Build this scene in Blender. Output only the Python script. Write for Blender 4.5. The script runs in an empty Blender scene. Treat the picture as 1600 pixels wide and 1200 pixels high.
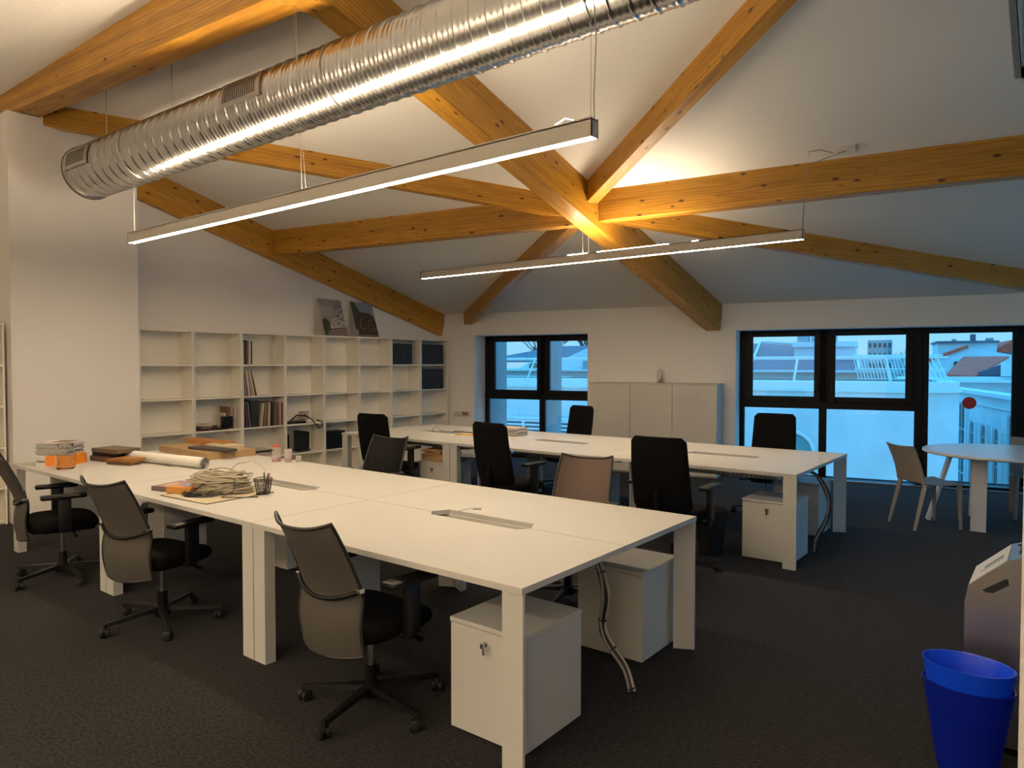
import bpy, bmesh, math, random
from mathutils import Vector, Matrix
random.seed(7)
PI = math.pi
sc = bpy.context.scene
COL = sc.collection

# ------------------------------------------------------------------ camera, sky, exposure
cam_d = bpy.data.cameras.new('camera'); cam = bpy.data.objects.new('camera', cam_d); COL.objects.link(cam)
cam.location = (0, 0, 1.58)
cam.rotation_euler = (math.radians(90 - 1.607), 0, math.radians(37.9))
cam_d.lens = 24.8625; cam_d.sensor_width = 36; cam_d.clip_start = 0.05; cam_d.clip_end = 500
sc.camera = cam
sc.view_settings.view_transform = 'Standard'; sc.view_settings.look = 'None'
sc.view_settings.gamma = 1; sc.view_settings.use_curve_mapping = False
sc.view_settings.exposure = 0.58
sc.cycles.max_bounces = 8; sc.cycles.diffuse_bounces = 5; sc.cycles.transparent_max_bounces = 12
sc.cycles.caustics_reflective = False; sc.cycles.caustics_refractive = False
sc.cycles.sample_clamp_indirect = 4

w = bpy.data.worlds.new('dusk_sky'); sc.world = w; w.use_nodes = True
nt = w.node_tree; nt.nodes.clear()
wo = nt.nodes.new('ShaderNodeOutputWorld'); bg = nt.nodes.new('ShaderNodeBackground')
tc = nt.nodes.new('ShaderNodeTexCoord'); sx = nt.nodes.new('ShaderNodeSeparateXYZ'); cr = nt.nodes.new('ShaderNodeValToRGB')
nt.links.new(tc.outputs['Generated'], sx.inputs[0]); nt.links.new(sx.outputs['Z'], cr.inputs[0])
cr.color_ramp.elements[0].position = 0.0; cr.color_ramp.elements[0].color = (.29, .62, .86, 1)
cr.color_ramp.elements[1].position = 0.7; cr.color_ramp.elements[1].color = (.15, 1.05, 2.2, 1)
e = cr.color_ramp.elements.new(.12); e.color = (.20, .72, 1.25, 1)
nt.links.new(cr.outputs[0], bg.inputs[0]); bg.inputs[1].default_value = .87
nt.links.new(bg.outputs[0], wo.inputs[0])
LAMP = (1.0, .78, .53)        # colour of the pendant strips
LAMP_DOWN = 60.0
LAMP_UP = 106.0

# ------------------------------------------------------------------ materials
def mat(name, color, rough=.5, metal=0., spec=.5, bump=None, var=None, alpha=None, emit=None, trans=None):
    m = bpy.data.materials.new(name); m.use_nodes = True
    n = m.node_tree.nodes; l = m.node_tree.links
    b = n['Principled BSDF']
    b.inputs['Base Color'].default_value = (*color, 1); b.inputs['Roughness'].default_value = rough
    b.inputs['Metallic'].default_value = metal; b.inputs['Specular IOR Level'].default_value = spec
    t = n.new('ShaderNodeTexCoord')
    if var:                                    # (scale, amount): gentle mottling of the colour
        no = n.new('ShaderNodeTexNoise'); no.inputs['Scale'].default_value = var[0]; no.inputs['Detail'].default_value = 5
        l.new(t.outputs['Object'], no.inputs['Vector'])
        r = n.new('ShaderNodeValToRGB')
        r.color_ramp.elements[0].position = .3; r.color_ramp.elements[1].position = .7
        r.color_ramp.elements[0].color = (*[c * (1 - var[1]) for c in color], 1)
        r.color_ramp.elements[1].color = (*[min(1, c * (1 + var[1])) for c in color], 1)
        l.new(no.outputs['Fac'], r.inputs[0]); l.new(r.outputs[0], b.inputs['Base Color'])
    if bump:                                   # (scale, strength)
        no = n.new('ShaderNodeTexNoise'); no.inputs['Scale'].default_value = bump[0]; no.inputs['Detail'].default_value = 3
        l.new(t.outputs['Object'], no.inputs['Vector'])
        bp = n.new('ShaderNodeBump'); bp.inputs['Strength'].default_value = bump[1]; bp.inputs['Distance'].default_value = .01
        l.new(no.outputs['Fac'], bp.inputs['Height']); l.new(bp.outputs[0], b.inputs['Normal'])
    if alpha is not None: b.inputs['Alpha'].default_value = alpha
    if trans: b.inputs['Transmission Weight'].default_value = trans
    if emit:
        b.inputs['Emission Color'].default_value = (*emit[0], 1); b.inputs['Emission Strength'].default_value = emit[1]
    return m

def wood(name, light, dark, lam=.045, knots=True, scale=1.0, rough=.42):
    """glued laminated timber: long grain along the object's local X, lamella joints across local Z, knots"""
    m = bpy.data.materials.new(name); m.use_nodes = True
    n = m.node_tree.nodes; l = m.node_tree.links; b = n['Principled BSDF']
    b.inputs['Roughness'].default_value = rough
    t = n.new('ShaderNodeTexCoord')
    mp = n.new('ShaderNodeMapping'); mp.inputs['Scale'].default_value = (1.1 * scale, 9 * scale, 9 * scale)
    l.new(t.outputs['Object'], mp.inputs[0])
    no = n.new('ShaderNodeTexNoise'); no.inputs['Scale'].default_value = 2.2; no.inputs['Detail'].default_value = 6; no.inputs['Distortion'].default_value = .8
    l.new(mp.outputs[0], no.inputs['Vector'])
    wv = n.new('ShaderNodeTexWave'); wv.wave_type = 'BANDS'; wv.bands_direction = 'Z'
    wv.inputs['Scale'].default_value = 1.6; wv.inputs['Distortion'].default_value = 9; wv.inputs['Detail'].default_value = 2
    mp2 = n.new('ShaderNodeMapping'); mp2.inputs['Scale'].default_value = (.6 * scale, 5 * scale, 7 * scale)
    l.new(t.outputs['Object'], mp2.inputs[0]); l.new(mp2.outputs[0], wv.inputs['Vector'])
    mx = n.new('ShaderNodeMix'); mx.data_type = 'FLOAT'; mx.inputs[0].default_value = .22
    l.new(no.outputs['Fac'], mx.inputs[2]); l.new(wv.outputs['Fac'], mx.inputs[3])
    r = n.new('ShaderNodeValToRGB'); r.color_ramp.elements[0].position = .25; r.color_ramp.elements[1].position = .75
    r.color_ramp.elements[0].color = (*dark, 1); r.color_ramp.elements[1].color = (*light, 1)
    l.new(mx.outputs[0], r.inputs[0])
    last = r.outputs[0]
    # lamella tone: floor(z/lam)
    sp = n.new('ShaderNodeSeparateXYZ'); l.new(t.outputs['Object'], sp.inputs[0])
    dv = n.new('ShaderNodeMath'); dv.operation = 'DIVIDE'; dv.inputs[1].default_value = lam; l.new(sp.outputs['Z'], dv.inputs[0])
    fl = n.new('ShaderNodeMath'); fl.operation = 'FLOOR'; l.new(dv.outputs[0], fl.inputs[0])
    wn = n.new('ShaderNodeTexWhiteNoise'); wn.noise_dimensions = '1D'; l.new(fl.outputs[0], wn.inputs['W'])
    mr = n.new('ShaderNodeMapRange'); mr.inputs['To Min'].default_value = .82; mr.inputs['To Max'].default_value = 1.12
    l.new(wn.outputs['Value'], mr.inputs['Value'])
    vm = n.new('ShaderNodeVectorMath'); vm.operation = 'SCALE'; l.new(last, vm.inputs[0]); l.new(mr.outputs[0], vm.inputs['Scale'])
    last = vm.outputs[0]
    if knots:
        mp3 = n.new('ShaderNodeMapping'); mp3.inputs['Scale'].default_value = (5.2, 12, 12); l.new(t.outputs['Object'], mp3.inputs[0])
        vo = n.new('ShaderNodeTexVoronoi'); vo.inputs['Scale'].default_value = .85; l.new(mp3.outputs[0], vo.inputs['Vector'])
        kr = n.new('ShaderNodeValToRGB'); kr.color_ramp.elements[0].position = .09; kr.color_ramp.elements[1].position = .17
        kr.color_ramp.elements[0].color = (1, 1, 1, 1); kr.color_ramp.elements[1].color = (0, 0, 0, 1)
        l.new(vo.outputs['Distance'], kr.inputs[0])
        km = n.new('ShaderNodeMix'); km.data_type = 'RGBA'; l.new(kr.outputs[0], km.inputs[0]); l.new(last, km.inputs[6])
        km.inputs[7].default_value = (.07, .022, .004, 1); last = km.outputs[2]
    l.new(last, b.inputs['Base Color'])
    bp = n.new('ShaderNodeBump'); bp.inputs['Strength'].default_value = .08; l.new(no.outputs['Fac'], bp.inputs['Height']); l.new(bp.outputs[0], b.inputs['Normal'])
    return m

def carpet_mat():
    m = bpy.data.materials.new('carpet'); m.use_nodes = True
    n = m.node_tree.nodes; l = m.node_tree.links; b = n['Principled BSDF']; b.inputs['Roughness'].default_value = .95
    b.inputs['Specular IOR Level'].default_value = .15; b.inputs['Sheen Weight'].default_value = .04; b.inputs['Sheen Roughness'].default_value = .5
    t = n.new('ShaderNodeTexCoord')
    mp = n.new('ShaderNodeMapping'); mp.inputs['Scale'].default_value = (1, 2.2, 1); l.new(t.outputs['Object'], mp.inputs[0])
    no = n.new('ShaderNodeTexNoise'); no.inputs['Scale'].default_value = 38; no.inputs['Detail'].default_value = 4; no.inputs['Roughness'].default_value = .75
    l.new(mp.outputs[0], no.inputs['Vector'])
    r = n.new('ShaderNodeValToRGB'); r.color_ramp.elements[0].position = .38; r.color_ramp.elements[1].position = .68
    r.color_ramp.elements[0].color = (.0025, .0025, .0026, 1); r.color_ramp.elements[1].color = (.030, .028, .028, 1)
    l.new(no.outputs['Fac'], r.inputs[0]); l.new(r.outputs[0], b.inputs['Base Color'])
    bp = n.new('ShaderNodeBump'); bp.inputs['Strength'].default_value = .6; bp.inputs['Distance'].default_value = .008
    l.new(no.outputs['Fac'], bp.inputs['Height']); l.new(bp.outputs[0], b.inputs['Normal'])
    return m

def mesh_fabric(name, col, alpha):
    m = mat(name, col, .62, spec=.12); n = m.node_tree.nodes; l = m.node_tree.links; b = n['Principled BSDF']
    t = n.new('ShaderNodeTexCoord'); vo = n.new('ShaderNodeTexVoronoi'); vo.inputs['Scale'].default_value = 170
    l.new(t.outputs['Object'], vo.inputs['Vector'])
    r = n.new('ShaderNodeMapRange'); r.inputs['From Min'].default_value = .1; r.inputs['From Max'].default_value = .45
    r.inputs['To Min'].default_value = alpha; r.inputs['To Max'].default_value = 1
    l.new(vo.outputs['Distance'], r.inputs['Value']); l.new(r.outputs[0], b.inputs['Alpha'])
    bp = n.new('ShaderNodeBump'); bp.inputs['Strength'].default_value = .3; l.new(vo.outputs['Distance'], bp.inputs['Height']); l.new(bp.outputs[0], b.inputs['Normal'])
    return m

def pane_mat():
    m = bpy.data.materials.new('window_glass'); m.use_nodes = True
    n = m.node_tree.nodes; l = m.node_tree.links; n.clear()
    o = n.new('ShaderNodeOutputMaterial'); mx = n.new('ShaderNodeMixShader'); tr = n.new('ShaderNodeBsdfTransparent'); gl = n.new('ShaderNodeBsdfGlossy')
    tr.inputs[0].default_value = (.93, .97, .98, 1); gl.inputs['Roughness'].default_value = 0.0; gl.inputs['Color'].default_value = (1, 1, 1, 1)
    mx.inputs[0].default_value = .055
    l.new(tr.outputs[0], mx.inputs[1]); l.new(gl.outputs[0], mx.inputs[2]); l.new(mx.outputs[0], o.inputs[0])
    return m

M = {}
M['paint'] = mat('wall_paint', (.90, .865, .82), .75, bump=(60, .05))
M['ceil'] = mat('ceiling_paint', (.77, .75, .715), .85, bump=(40, .04))
M['carpet'] = carpet_mat()
M['beam'] = wood('glulam', (.56, .29, .032), (.33, .135, .008))
M['white'] = mat('white_melamine', (.55, .54, .51), .42, spec=.4, bump=(300, .02))
M['shelfwhite'] = mat('shelf_white', (.85, .81, .725), .5, spec=.4)
M['whitem'] = mat('white_metal', (.66, .64, .60), .4, spec=.4)
M['gloss'] = mat('gloss_white', (.60, .57, .52), .07, spec=.5)
M['groove'] = mat('dark_groove', (.05, .045, .04), .8)
M['black'] = mat('black_plastic', (.0045, .0045, .005), .4, spec=.3)
M['blackrub'] = mat('black_rubber', (.004, .004, .004), .6)
M['blackfab'] = mat('black_fabric', (.0022, .0022, .0024), .95, spec=.15, bump=(400, .3))
M['chrome'] = mat('chrome', (.7, .7, .72), .18, 1)
M['steel'] = mat('brushed_steel', (.46, .43, .40), .34, 1, bump=(120, .02))
M['meshgrey'] = mesh_fabric('grey_mesh', (.072, .066, .056), .86)
M['meshbrown'] = mesh_fabric('brown_mesh', (.115, .082, .068), .80)
M['meshblack'] = mesh_fabric('black_mesh', (.005, .005, .005), .93)
M['rim'] = mat('dark_rim', (.014, .013, .012), .45)
M['duct'] = mat('galvanised_duct', (.58, .575, .56), .23, 1, var=(6, .06))
M['dark'] = mat('dark_frame', (.004, .004, .004), .5, spec=.2)
M['glass'] = pane_mat()
M['lampbody'] = mat('lamp_body', (.55, .51, .45), .45)
M['lampon'] = mat('lamp_diffuser', (.9, .9, .9), .5, emit=(LAMP, LAMP_DOWN))
M['lampuprear'] = mat('lamp_uplight_rear', (.9, .9, .9), .5, emit=(LAMP, LAMP_UP * .5))
M['lampup'] = mat('lamp_uplight', (.9, .9, .9), .5, emit=(LAMP, LAMP_UP))
M['cable'] = mat('grey_cable', (.25, .24, .22), .4)
M['cablewhite'] = mat('cream_cable', (.44, .39, .29), .5)
M['cableblack'] = mat('black_cable', (.012, .012, .012), .45)
M['card'] = mat('cardboard', (.36, .235, .11), .85, bump=(60, .1), var=(8, .1))
M['cardlight'] = mat('pale_board', (.50, .43, .30), .8, bump=(60, .05))
M['kraft'] = mat('kraft_paper', (.33, .17, .06), .8)
M['paper'] = mat('paper', (.74, .71, .66), .75)
M['bluebin'] = mat('shaded_blue_plastic', (.002, .012, .27), .32, spec=.5)  # lower bin only: its weaker light is put into a darker blue
M['plastic'] = mat('beige_chair_plastic', (.22, .20, .18), .5)
M['tabletop'] = mat('round_table_top', (.62, .62, .62), .32, spec=.5)
M['red'] = mat('red_sticker', (.36, .012, .015), .5)
M['extwhite'] = mat('exterior_white', (.66, .70, .70), .8, bump=(3, .1), var=(.9, .10))
M['extwhite2'] = mat('exterior_pale_metal', (.72, .76, .76), .45)
M['extgrey'] = mat('exterior_grey', (.36, .38, .38), .8, var=(.6, .15))
M['extdark'] = mat('exterior_dark_roof', (.10, .105, .14), .6, var=(.8, .2))
M['exttile'] = mat('exterior_red_tile', (.98, .10, .05), .8, var=(4, .3))
M['extbrown'] = mat('gravel_strip', (.20, .17, .12), .9, var=(6, .35))
M['exttree'] = mat('bare_twigs', (.10, .09, .075), .9)
M['extglass'] = mat('exterior_glass', (.045, .05, .055), .15)
M['extteal'] = mat('arched_glass', (.10, .30, .30), .2)
M['wood1'] = wood('sample_wood', (.45, .20, .055), (.25, .10, .025), knots=False, scale=6, rough=.5)
M['wood2'] = wood('dark_sample_wood', (.13, .06, .03), (.06, .028, .016), knots=False, scale=6, rough=.5)
M['wood3'] = wood('amber_sample_wood', (.60, .27, .05), (.40, .16, .03), knots=False, scale=6, rough=.5)
M['orange'] = mat('orange_cover', (.85, .27, .02), .4)
M['ink'] = mat('black_ink', (.01, .01, .01), .5)
M['clear'] = mat('clear_glass', (.92, .96, .94), .03, trans=1.0); M['clear'].node_tree.nodes['Principled BSDF'].inputs['IOR'].default_value = 1.25
M['pink'] = mat('pink_plastic', (.65, .16, .14), .3, alpha=.75)
M['clearplas'] = mat('clear_plastic', (.7, .62, .58), .15, alpha=.35)

def flat(name, c, r=.6): return mat(name, c, r)
SP = [flat('spine_%s' % n, c) for n, c in (('cream', (.55, .50, .42)), ('grey', (.25, .23, .22)), ('navy', (.03, .035, .06)), ('brown', (.16, .08, .045)),
      ('black', (.015, .014, .014)), ('blue', (.10, .16, .28)), ('wine', (.14, .03, .03)), ('olive', (.20, .17, .06)), ('rose', (.42, .30, .27)), ('steel', (.32, .34, .36)))]

# ------------------------------------------------------------------ mesh helpers
def BM(): return bmesh.new()
def _setm(fs, k):
    for f in fs: f.material_index = k
def bx(bm, lo, hi, k=0, bev=0, seg=2, R=None, c=None):
    """box between two corners; R, c: rotate about c"""
    lo = Vector(lo); hi = Vector(hi)
    r = bmesh.ops.create_cube(bm, size=1.0)
    vs = r['verts']; s = hi - lo; m = (lo + hi) / 2
    for v in vs: v.co = Vector((v.co.x * s.x, v.co.y * s.y, v.co.z * s.z)) + m
    if bev:
        es = list({e for v in vs for e in v.link_edges})
        q = bmesh.ops.bevel(bm, geom=es, offset=bev, segments=seg, affect='EDGES', profile=.5)
        vs = list({v for f in q['faces'] for v in f.verts} | {v for v in vs if v.is_valid})
    fs = {f for v in vs for f in v.link_faces}
    _setm(fs, k)
    if R is not None:
        c = Vector(c) if c is not None else m
        for v in vs: v.co = R @ (v.co - c) + c
    return vs
def tube(bm, pts, r, n=8, k=0, closed=False, cap=True):
    pts = [Vector(p) for p in pts]; N = len(pts)
    rs = r if isinstance(r, (list, tuple)) else [r] * N
    rings = []; up = None
    for i, p in enumerate(pts):
        if closed: t = pts[(i + 1) % N] - pts[i - 1]
        else: t = pts[min(i + 1, N - 1)] - pts[max(i - 1, 0)]
        if t.length < 1e-9: t = Vector((0, 0, 1))
        t.normalize()
        if up is None:
            up = Vector((0, 0, 1)) if abs(t.z) < .9 else Vector((1, 0, 0))
        a = up - t * up.dot(t)
        if a.length < 1e-6: a = t.orthogonal()
        a.normalize(); up = a; b = t.cross(a)
        rings.append([bm.verts.new(p + (a * math.cos(2 * PI * j / n) + b * math.sin(2 * PI * j / n)) * rs[i]) for j in range(n)])
    fs = []
    for i in range(N if closed else N - 1):
        A = rings[i]; B = rings[(i + 1) % N]
        for j in range(n): fs.append(bm.faces.new((A[j], A[(j + 1) % n], B[(j + 1) % n], B[j])))
    if cap and not closed:
        fs.append(bm.faces.new(rings[0][::-1])); fs.append(bm.faces.new(rings[-1]))
    _setm(fs, k)
def cyl(bm, a, b, r, n=16, k=0, r2=None): tube(bm, [a, b], [r, r if r2 is None else r2], n, k)
def lathe(bm, prof, n=24, c=(0, 0, 0), k=0, sx=1, sy=1, close=False):
    c = Vector(c); rings = []
    for r, z in prof: rings.append([bm.verts.new(c + Vector((r * sx * math.cos(2 * PI * j / n), r * sy * math.sin(2 * PI * j / n), z))) for j in range(n)])
    fs = []
    for A, B in zip(rings, rings[1:]):
        for j in range(n): fs.append(bm.faces.new((A[j], A[(j + 1) % n], B[(j + 1) % n], B[j])))
    if close: fs.append(bm.faces.new(rings[0][::-1])); fs.append(bm.faces.new(rings[-1]))
    _setm(fs, k)
def prism(bm, poly, ext, k=0):
    ext = Vector(ext); a = [bm.verts.new(Vector(p)) for p in poly]; b = [bm.verts.new(Vector(p) + ext) for p in poly]
    fs = [bm.faces.new(a[::-1]), bm.faces.new(b)]
    for i in range(len(a)): fs.append(bm.faces.new((a[i], a[(i + 1) % len(a)], b[(i + 1) % len(a)], b[i])))
    _setm(fs, k); return fs
def obj(name, bm, m, parent=None, loc=None, rot=None, smooth=False):
    bmesh.ops.recalc_face_normals(bm, faces=bm.faces[:])
    me = bpy.data.meshes.new(name); bm.to_mesh(me); bm.free()
    for x in (m if isinstance(m, (list, tuple)) else [m]): me.materials.append(x)
    if smooth:
        for p in me.polygons: p.use_smooth = True
        if smooth == 'auto': me.set_sharp_from_angle(angle=math.radians(38))
    o = bpy.data.objects.new(name, me); COL.objects.link(o)
    if parent is not None: o.parent = parent
    if loc is not None: o.location = loc
    if rot is not None: o.rotation_euler = rot
    return o
def tag(o, label=None, cat=None, group=None, kind=None):
    if label: o['label'] = label
    if cat: o['category'] = cat
    if group: o['group'] = group
    if kind: o['kind'] = kind
    return o
def thing(name, label, cat, loc=(0, 0, 0), rotz=0, group=None):
    o = bpy.data.objects.new(name, None); o.empty_display_size = .1; COL.objects.link(o)
    o.location = loc; o.rotation_euler = (0, 0, rotz); tag(o, label, cat, group); return o
def struct(name, bm, m, **k): return tag(obj(name, bm, m, **k), kind='structure')
def dup(root, loc, rotz, label=None, group=None):
    r = root.copy(); COL.objects.link(r); r.location = loc; r.rotation_euler = (0, 0, rotz)
    if label: r['label'] = label
    if group: r['group'] = group
    for ch in list(root.children):
        c = ch.copy(); COL.objects.link(c); c.parent = r
        for g in list(ch.children):
            d = g.copy(); COL.objects.link(d); d.parent = c
    return r

# ------------------------------------------------------------------ geometry of the room
S = .283
def zc(x, y): return 2.435 + S * (8.95 + .2 * (x + 8.2) - y)     # underside of the sloping ceiling
AL = math.atan(.2)
E1 = Vector((math.cos(AL), math.sin(AL), 0)); E2 = Vector((-math.sin(AL), math.cos(AL), 0)); W0 = Vector((-8.2, 8.95, 0))
def Wp(u, v, z): return W0 + E1 * u + E2 * v + Vector((0, 0, z))
XR = 3.0; YB = -3.2
# floor
bm = BM()
cs = [(-8.6, YB - .1, 0), (XR + .1, YB - .1, 0), tuple(Wp(11.4, .38, 0)), tuple(Wp(-.5, .38, 0))]
prism(bm, cs, (0, 0, -.1)); struct('floor', bm, M['carpet'])
# window wall (in its own rotated frame: u along, v outwards)
WT = .55; HC = 2.435
def wall_back():
    bm = BM()
    segs = [(-.45, .376), (2.405, 4.633), (8.30, 11.6)]
    for a, b in segs: bx(bm, (a, 0, 0), (b, WT, 2.06))
    bx(bm, (-.45, 0, 2.06), (11.6, WT, HC + .12))
    for a, b in ((.376, 2.405), (4.633, 8.30)): bx(bm, (a, .47, -.3), (b, WT, 0))
    return struct('wall_back', bm, M['paint'], loc=W0, rot=(0, 0, AL))
wall_back()
# left wall, pillar
bm = BM(); prism(bm, [(-8.5, YB, 0), (-8.5, 9.1, 0), (-8.5, 9.1, zc(-8.5, 9.1) + .1), (-8.5, 2.4, 4.7), (-8.5, YB, 3.6)], (-.12, 0, 0)); struct('wall_left', bm, M['paint'])
bm = BM(); bx(bm, (-8.499, 2.45, 0), (-8.1, 2.74, 4.04)); bx(bm, (-8.499, 2.74, 0), (-8.1, 3.66, 4.3)); struct('wall_pillar', bm, M['paint'])
bm = BM(); bx(bm, (XR, YB, 0), (XR + .3, 3.6, 5.2)); bx(bm, (XR, 9.6, 0), (XR + .3, 11.8, 5.2)); bx(bm, (XR, 3.6, 2.4), (XR + .3, 9.6, 5.2)); struct('wall_right', bm, M['paint'])
bm = BM(); bx(bm, (-8.6, YB - .12, 0), (XR + .1, YB, 4.4)); struct('wall_front', bm, M['paint'])
bm = BM(); bx(bm, (-.083, 2.5, 0), (XR, 2.62, 4.3)); struct('wall_partition', bm, M['paint'])
# baseboards on the window wall
bm = BM(); bx(bm, (2.42, -.012, 0), (4.62, 0, .06)); bx(bm, (-.2, -.012, 0), (.36, 0, .06)); struct('baseboard_back', bm, M['whitem'], loc=W0, rot=(0, 0, AL))
# ceiling: the far slope, with the raised recess at the right, and the near slope
def yridge(x): return 2.40 + .055 * (x + 4.2)
bm = BM()
def ceil_poly(pts, th=.08):
    prism(bm, [(x, y, zc(x, y)) for x, y in pts], (0, 0, th))
xr = -.27
ye = lambda x: 8.95 + .2 * (x + 8.2) + .05
ceil_poly([(-8.55, yridge(-8.55)), (xr, yridge(xr)), (xr, ye(xr)), (-8.55, ye(-8.55))])
ceil_poly([(xr, 6.3), (XR, 6.3), (XR, ye(XR)), (xr, ye(xr))])
ceil_poly([(xr, yridge(xr)), (XR, yridge(XR)), (XR, 4.2), (xr, 4.2)])
X2 = 1.0
ceil_poly([(X2, 4.2), (XR, 4.2), (XR, 6.3), (X2, 6.3)])
def upstand(xa, ya, xb, yb):
    prism(bm, [(xa, ya, zc(xa, ya)), (xb, ya, zc(xb, ya)), (xb, yb, zc(xb, yb)), (xa, yb, zc(xa, yb))], (0, 0, .6))
upstand(xr - .04, 4.2, xr, 6.3); upstand(X2, 4.2, X2 + .04, 6.3); upstand(xr, 4.16, X2, 4.2); upstand(xr, 6.3, X2, 6.34)
prism(bm, [(xr - .04, 4.16, zc(xr, 4.16) + .59), (X2 + .04, 4.16, zc(X2, 4.16) + .59), (X2 + .04, 6.34, zc(X2, 6.34) + .59), (xr - .04, 6.34, zc(xr, 6.34) + .59)], (0, 0, .06))
struct('ceiling', bm, M['ceil'])
bm = BM()
prism(bm, [(-8.55, yridge(-8.55), zc(-8.55, yridge(-8.55))), (XR, yridge(XR), zc(XR, yridge(XR))), (XR, YB, 3.2), (-8.55, YB, 2.95)], (0, 0, .08))
struct('ceiling_near', bm, M['ceil'])

# ------------------------------------------------------------------ timber beams
def beam(name, a, b, width, depth, label, side=0, over=.02, parent=None, cutz=None):
    """beam with its top on the ceiling line a->b (xyz); side shifts it sideways (-1: whole width to the left of a->b)"""
    a = Vector(a); b = Vector(b); d = b - a; L = d.length; x = d.normalized()
    y = Vector((0, 0, 1)).cross(x).normalized(); z = x.cross(y)
    bm = BM()
    bx(bm, (0, -width / 2 + side * width / 2, -depth), (L, width / 2 + side * width / 2, over), bev=.004, seg=1)
    o = obj(name, bm, M['beam'])
    o.matrix_world = Matrix(((x.x, y.x, z.x, a.x), (x.y, y.y, z.y, a.y), (x.z, y.z, z.z, a.z), (0, 0, 0, 1)))
    return tag(o, label, 'beam')
def cp(x, y, dz=0): return (x, y, zc(x, y) + dz)
beam('roof_beam', cp(-3.975, 2.62), cp(-3.955, 9.86), .215, .375, 'thick timber rafter running down to the wall between the two windows', over=.03)
beam('wall_beam', cp(-8.46, 3.55), cp(-8.46, 8.95), .10, .37, 'timber rafter sloping along the left wall above the bookcases', over=.03)
beam('ridge_beam', (-8.3, 2.655, 4.10), (3, 3.22, 3.90), .24, -.0, 'x') if False else None
beam('cross_beam', cp(-8.41, 5.655), cp(-4.08, 6.49), .16, .30, 'level timber cross beam left of the thick rafter, meeting the wall beam', over=.03)
beam('cross_beam', cp(-3.87, 6.50), cp(1.3, 7.40), .16, .30, 'level timber cross beam right of the thick rafter, with the ceiling box above it', over=.03)
def diag(a, b, label): beam('diagonal_beam', cp(*a), cp(*b), .13, .20, label, over=.03)
diag((-4.06, 6.66), (-8.3, 2.66), 'slim diagonal beam passing behind the metal duct to the upper left')
diag((-3.88, 6.30), (.4, 3.36), 'slim diagonal beam rising from the beam crossing to the upper right')
diag((-4.08, 6.53), (-7.95, 8.98), 'short diagonal beam dropping from the crossing to the wall above the left window')
diag((-3.88, 6.72), (-.1, 10.1), 'slim diagonal beam going down right below the right cross beam')
# ridge beam: deep, crossing above the near end of the duct
a = Vector((-8.6, 2.476, 4.056)); b = Vector((-4.05, 2.73, 3.97)); d = (b - a).normalized()
bm = BM(); bx(bm, (0, 0, 0), (4.66, .235, .62), bev=.004, seg=1)
o = obj('ridge_beam', bm, M['beam']); yv = Vector((0, 0, 1)).cross(d).normalized(); zv = d.cross(yv)
o.matrix_world = Matrix(((d.x, yv.x, zv.x, a.x), (d.y, yv.y, zv.y, a.y), (d.z, yv.z, zv.z, a.z), (0, 0, 0, 1)))
tag(o, 'deep timber ridge beam in the upper left corner, its underside brightly lit', 'beam')
# level-cut seat of the rafter under the ridge
bm = BM(); prism(bm, [(-4.083, 2.72, 3.955), (-3.867, 2.72, 3.955), (-3.867, 3.04, 3.955), (-4.083, 3.04, 3.955)], (0, 0, .2))
rb_ = next(o_ for o_ in bpy.data.objects if o_.name == 'roof_beam')
bm.transform(rb_.matrix_world.inverted()); seat_ = obj('beam_seat', bm, M['beam'], rb_)
# ------------------------------------------------------------------ duct
DA = Vector((1, .101, .052)).normalized(); DS = DA.cross(Vector((0, 0, 1))).normalized(); DU = DS.cross(DA)
def dc(x): return Vector((x, 3.558 + .101 * x, 3.738 + .052 * x))
def dpt(x, th, r=.235): return dc(x) + (DS * math.cos(th) + DU * math.sin(th)) * r
duct = thing('spiral_duct', 'large round spiral-wound metal ventilation duct hanging under the ceiling', 'duct', tuple(dc(-7.2)))
def dl(p): return Vector(p) - dc(-7.2)
bm = BM()
x0, x1 = -7.2, 2.7; st = .0068; N = int((x1 - x0) / st); NS = 56; prev = None
for i in range(N + 1):
    x = x0 + st * i; ring = []
    for j in range(NS):
        th = 2 * PI * j / NS
        ph = ((x - x0) / .115 - j / NS) % 1.0
        r = .2325 + (.0055 if ph < .07 else (.0015 if ph < .13 else 0)) + .0012 * math.sin(2 * PI * ph * 3)
        ring.append(bm.verts.new(dl(dpt(x, th, r))))
    if prev:
        for j in range(NS): bm.faces.new((prev[j], prev[(j + 1) % NS], ring[(j + 1) % NS], ring[j]))
    prev = ring
obj('duct_tube', bm, M['duct'], duct, smooth=True)
bm = BM()
pr = [(x0 - .012, .241), (x0 + .03, .241), (x0 + .03, .234)]
prev = [bm.verts.new(dl(dpt(x0 - .012, 2 * PI * j / NS, .241))) for j in range(NS)]; bm.faces.new(prev)
for x, r in pr[1:]:
    ring = [bm.verts.new(dl(dpt(x, 2 * PI * j / NS, r))) for j in range(NS)]
    for j in range(NS): bm.faces.new((prev[j], prev[(j + 1) % NS], ring[(j + 1) % NS], ring[j]))
    prev = ring
obj('end_cap', bm, M['steel'], duct)
bm = BM(); tube(bm, [dl(dpt(x0 - .012, 2 * PI * j / 32, .241)) for j in range(32)], .005, 6, closed=True); obj('end_seam', bm, M['black'], duct)
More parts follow.
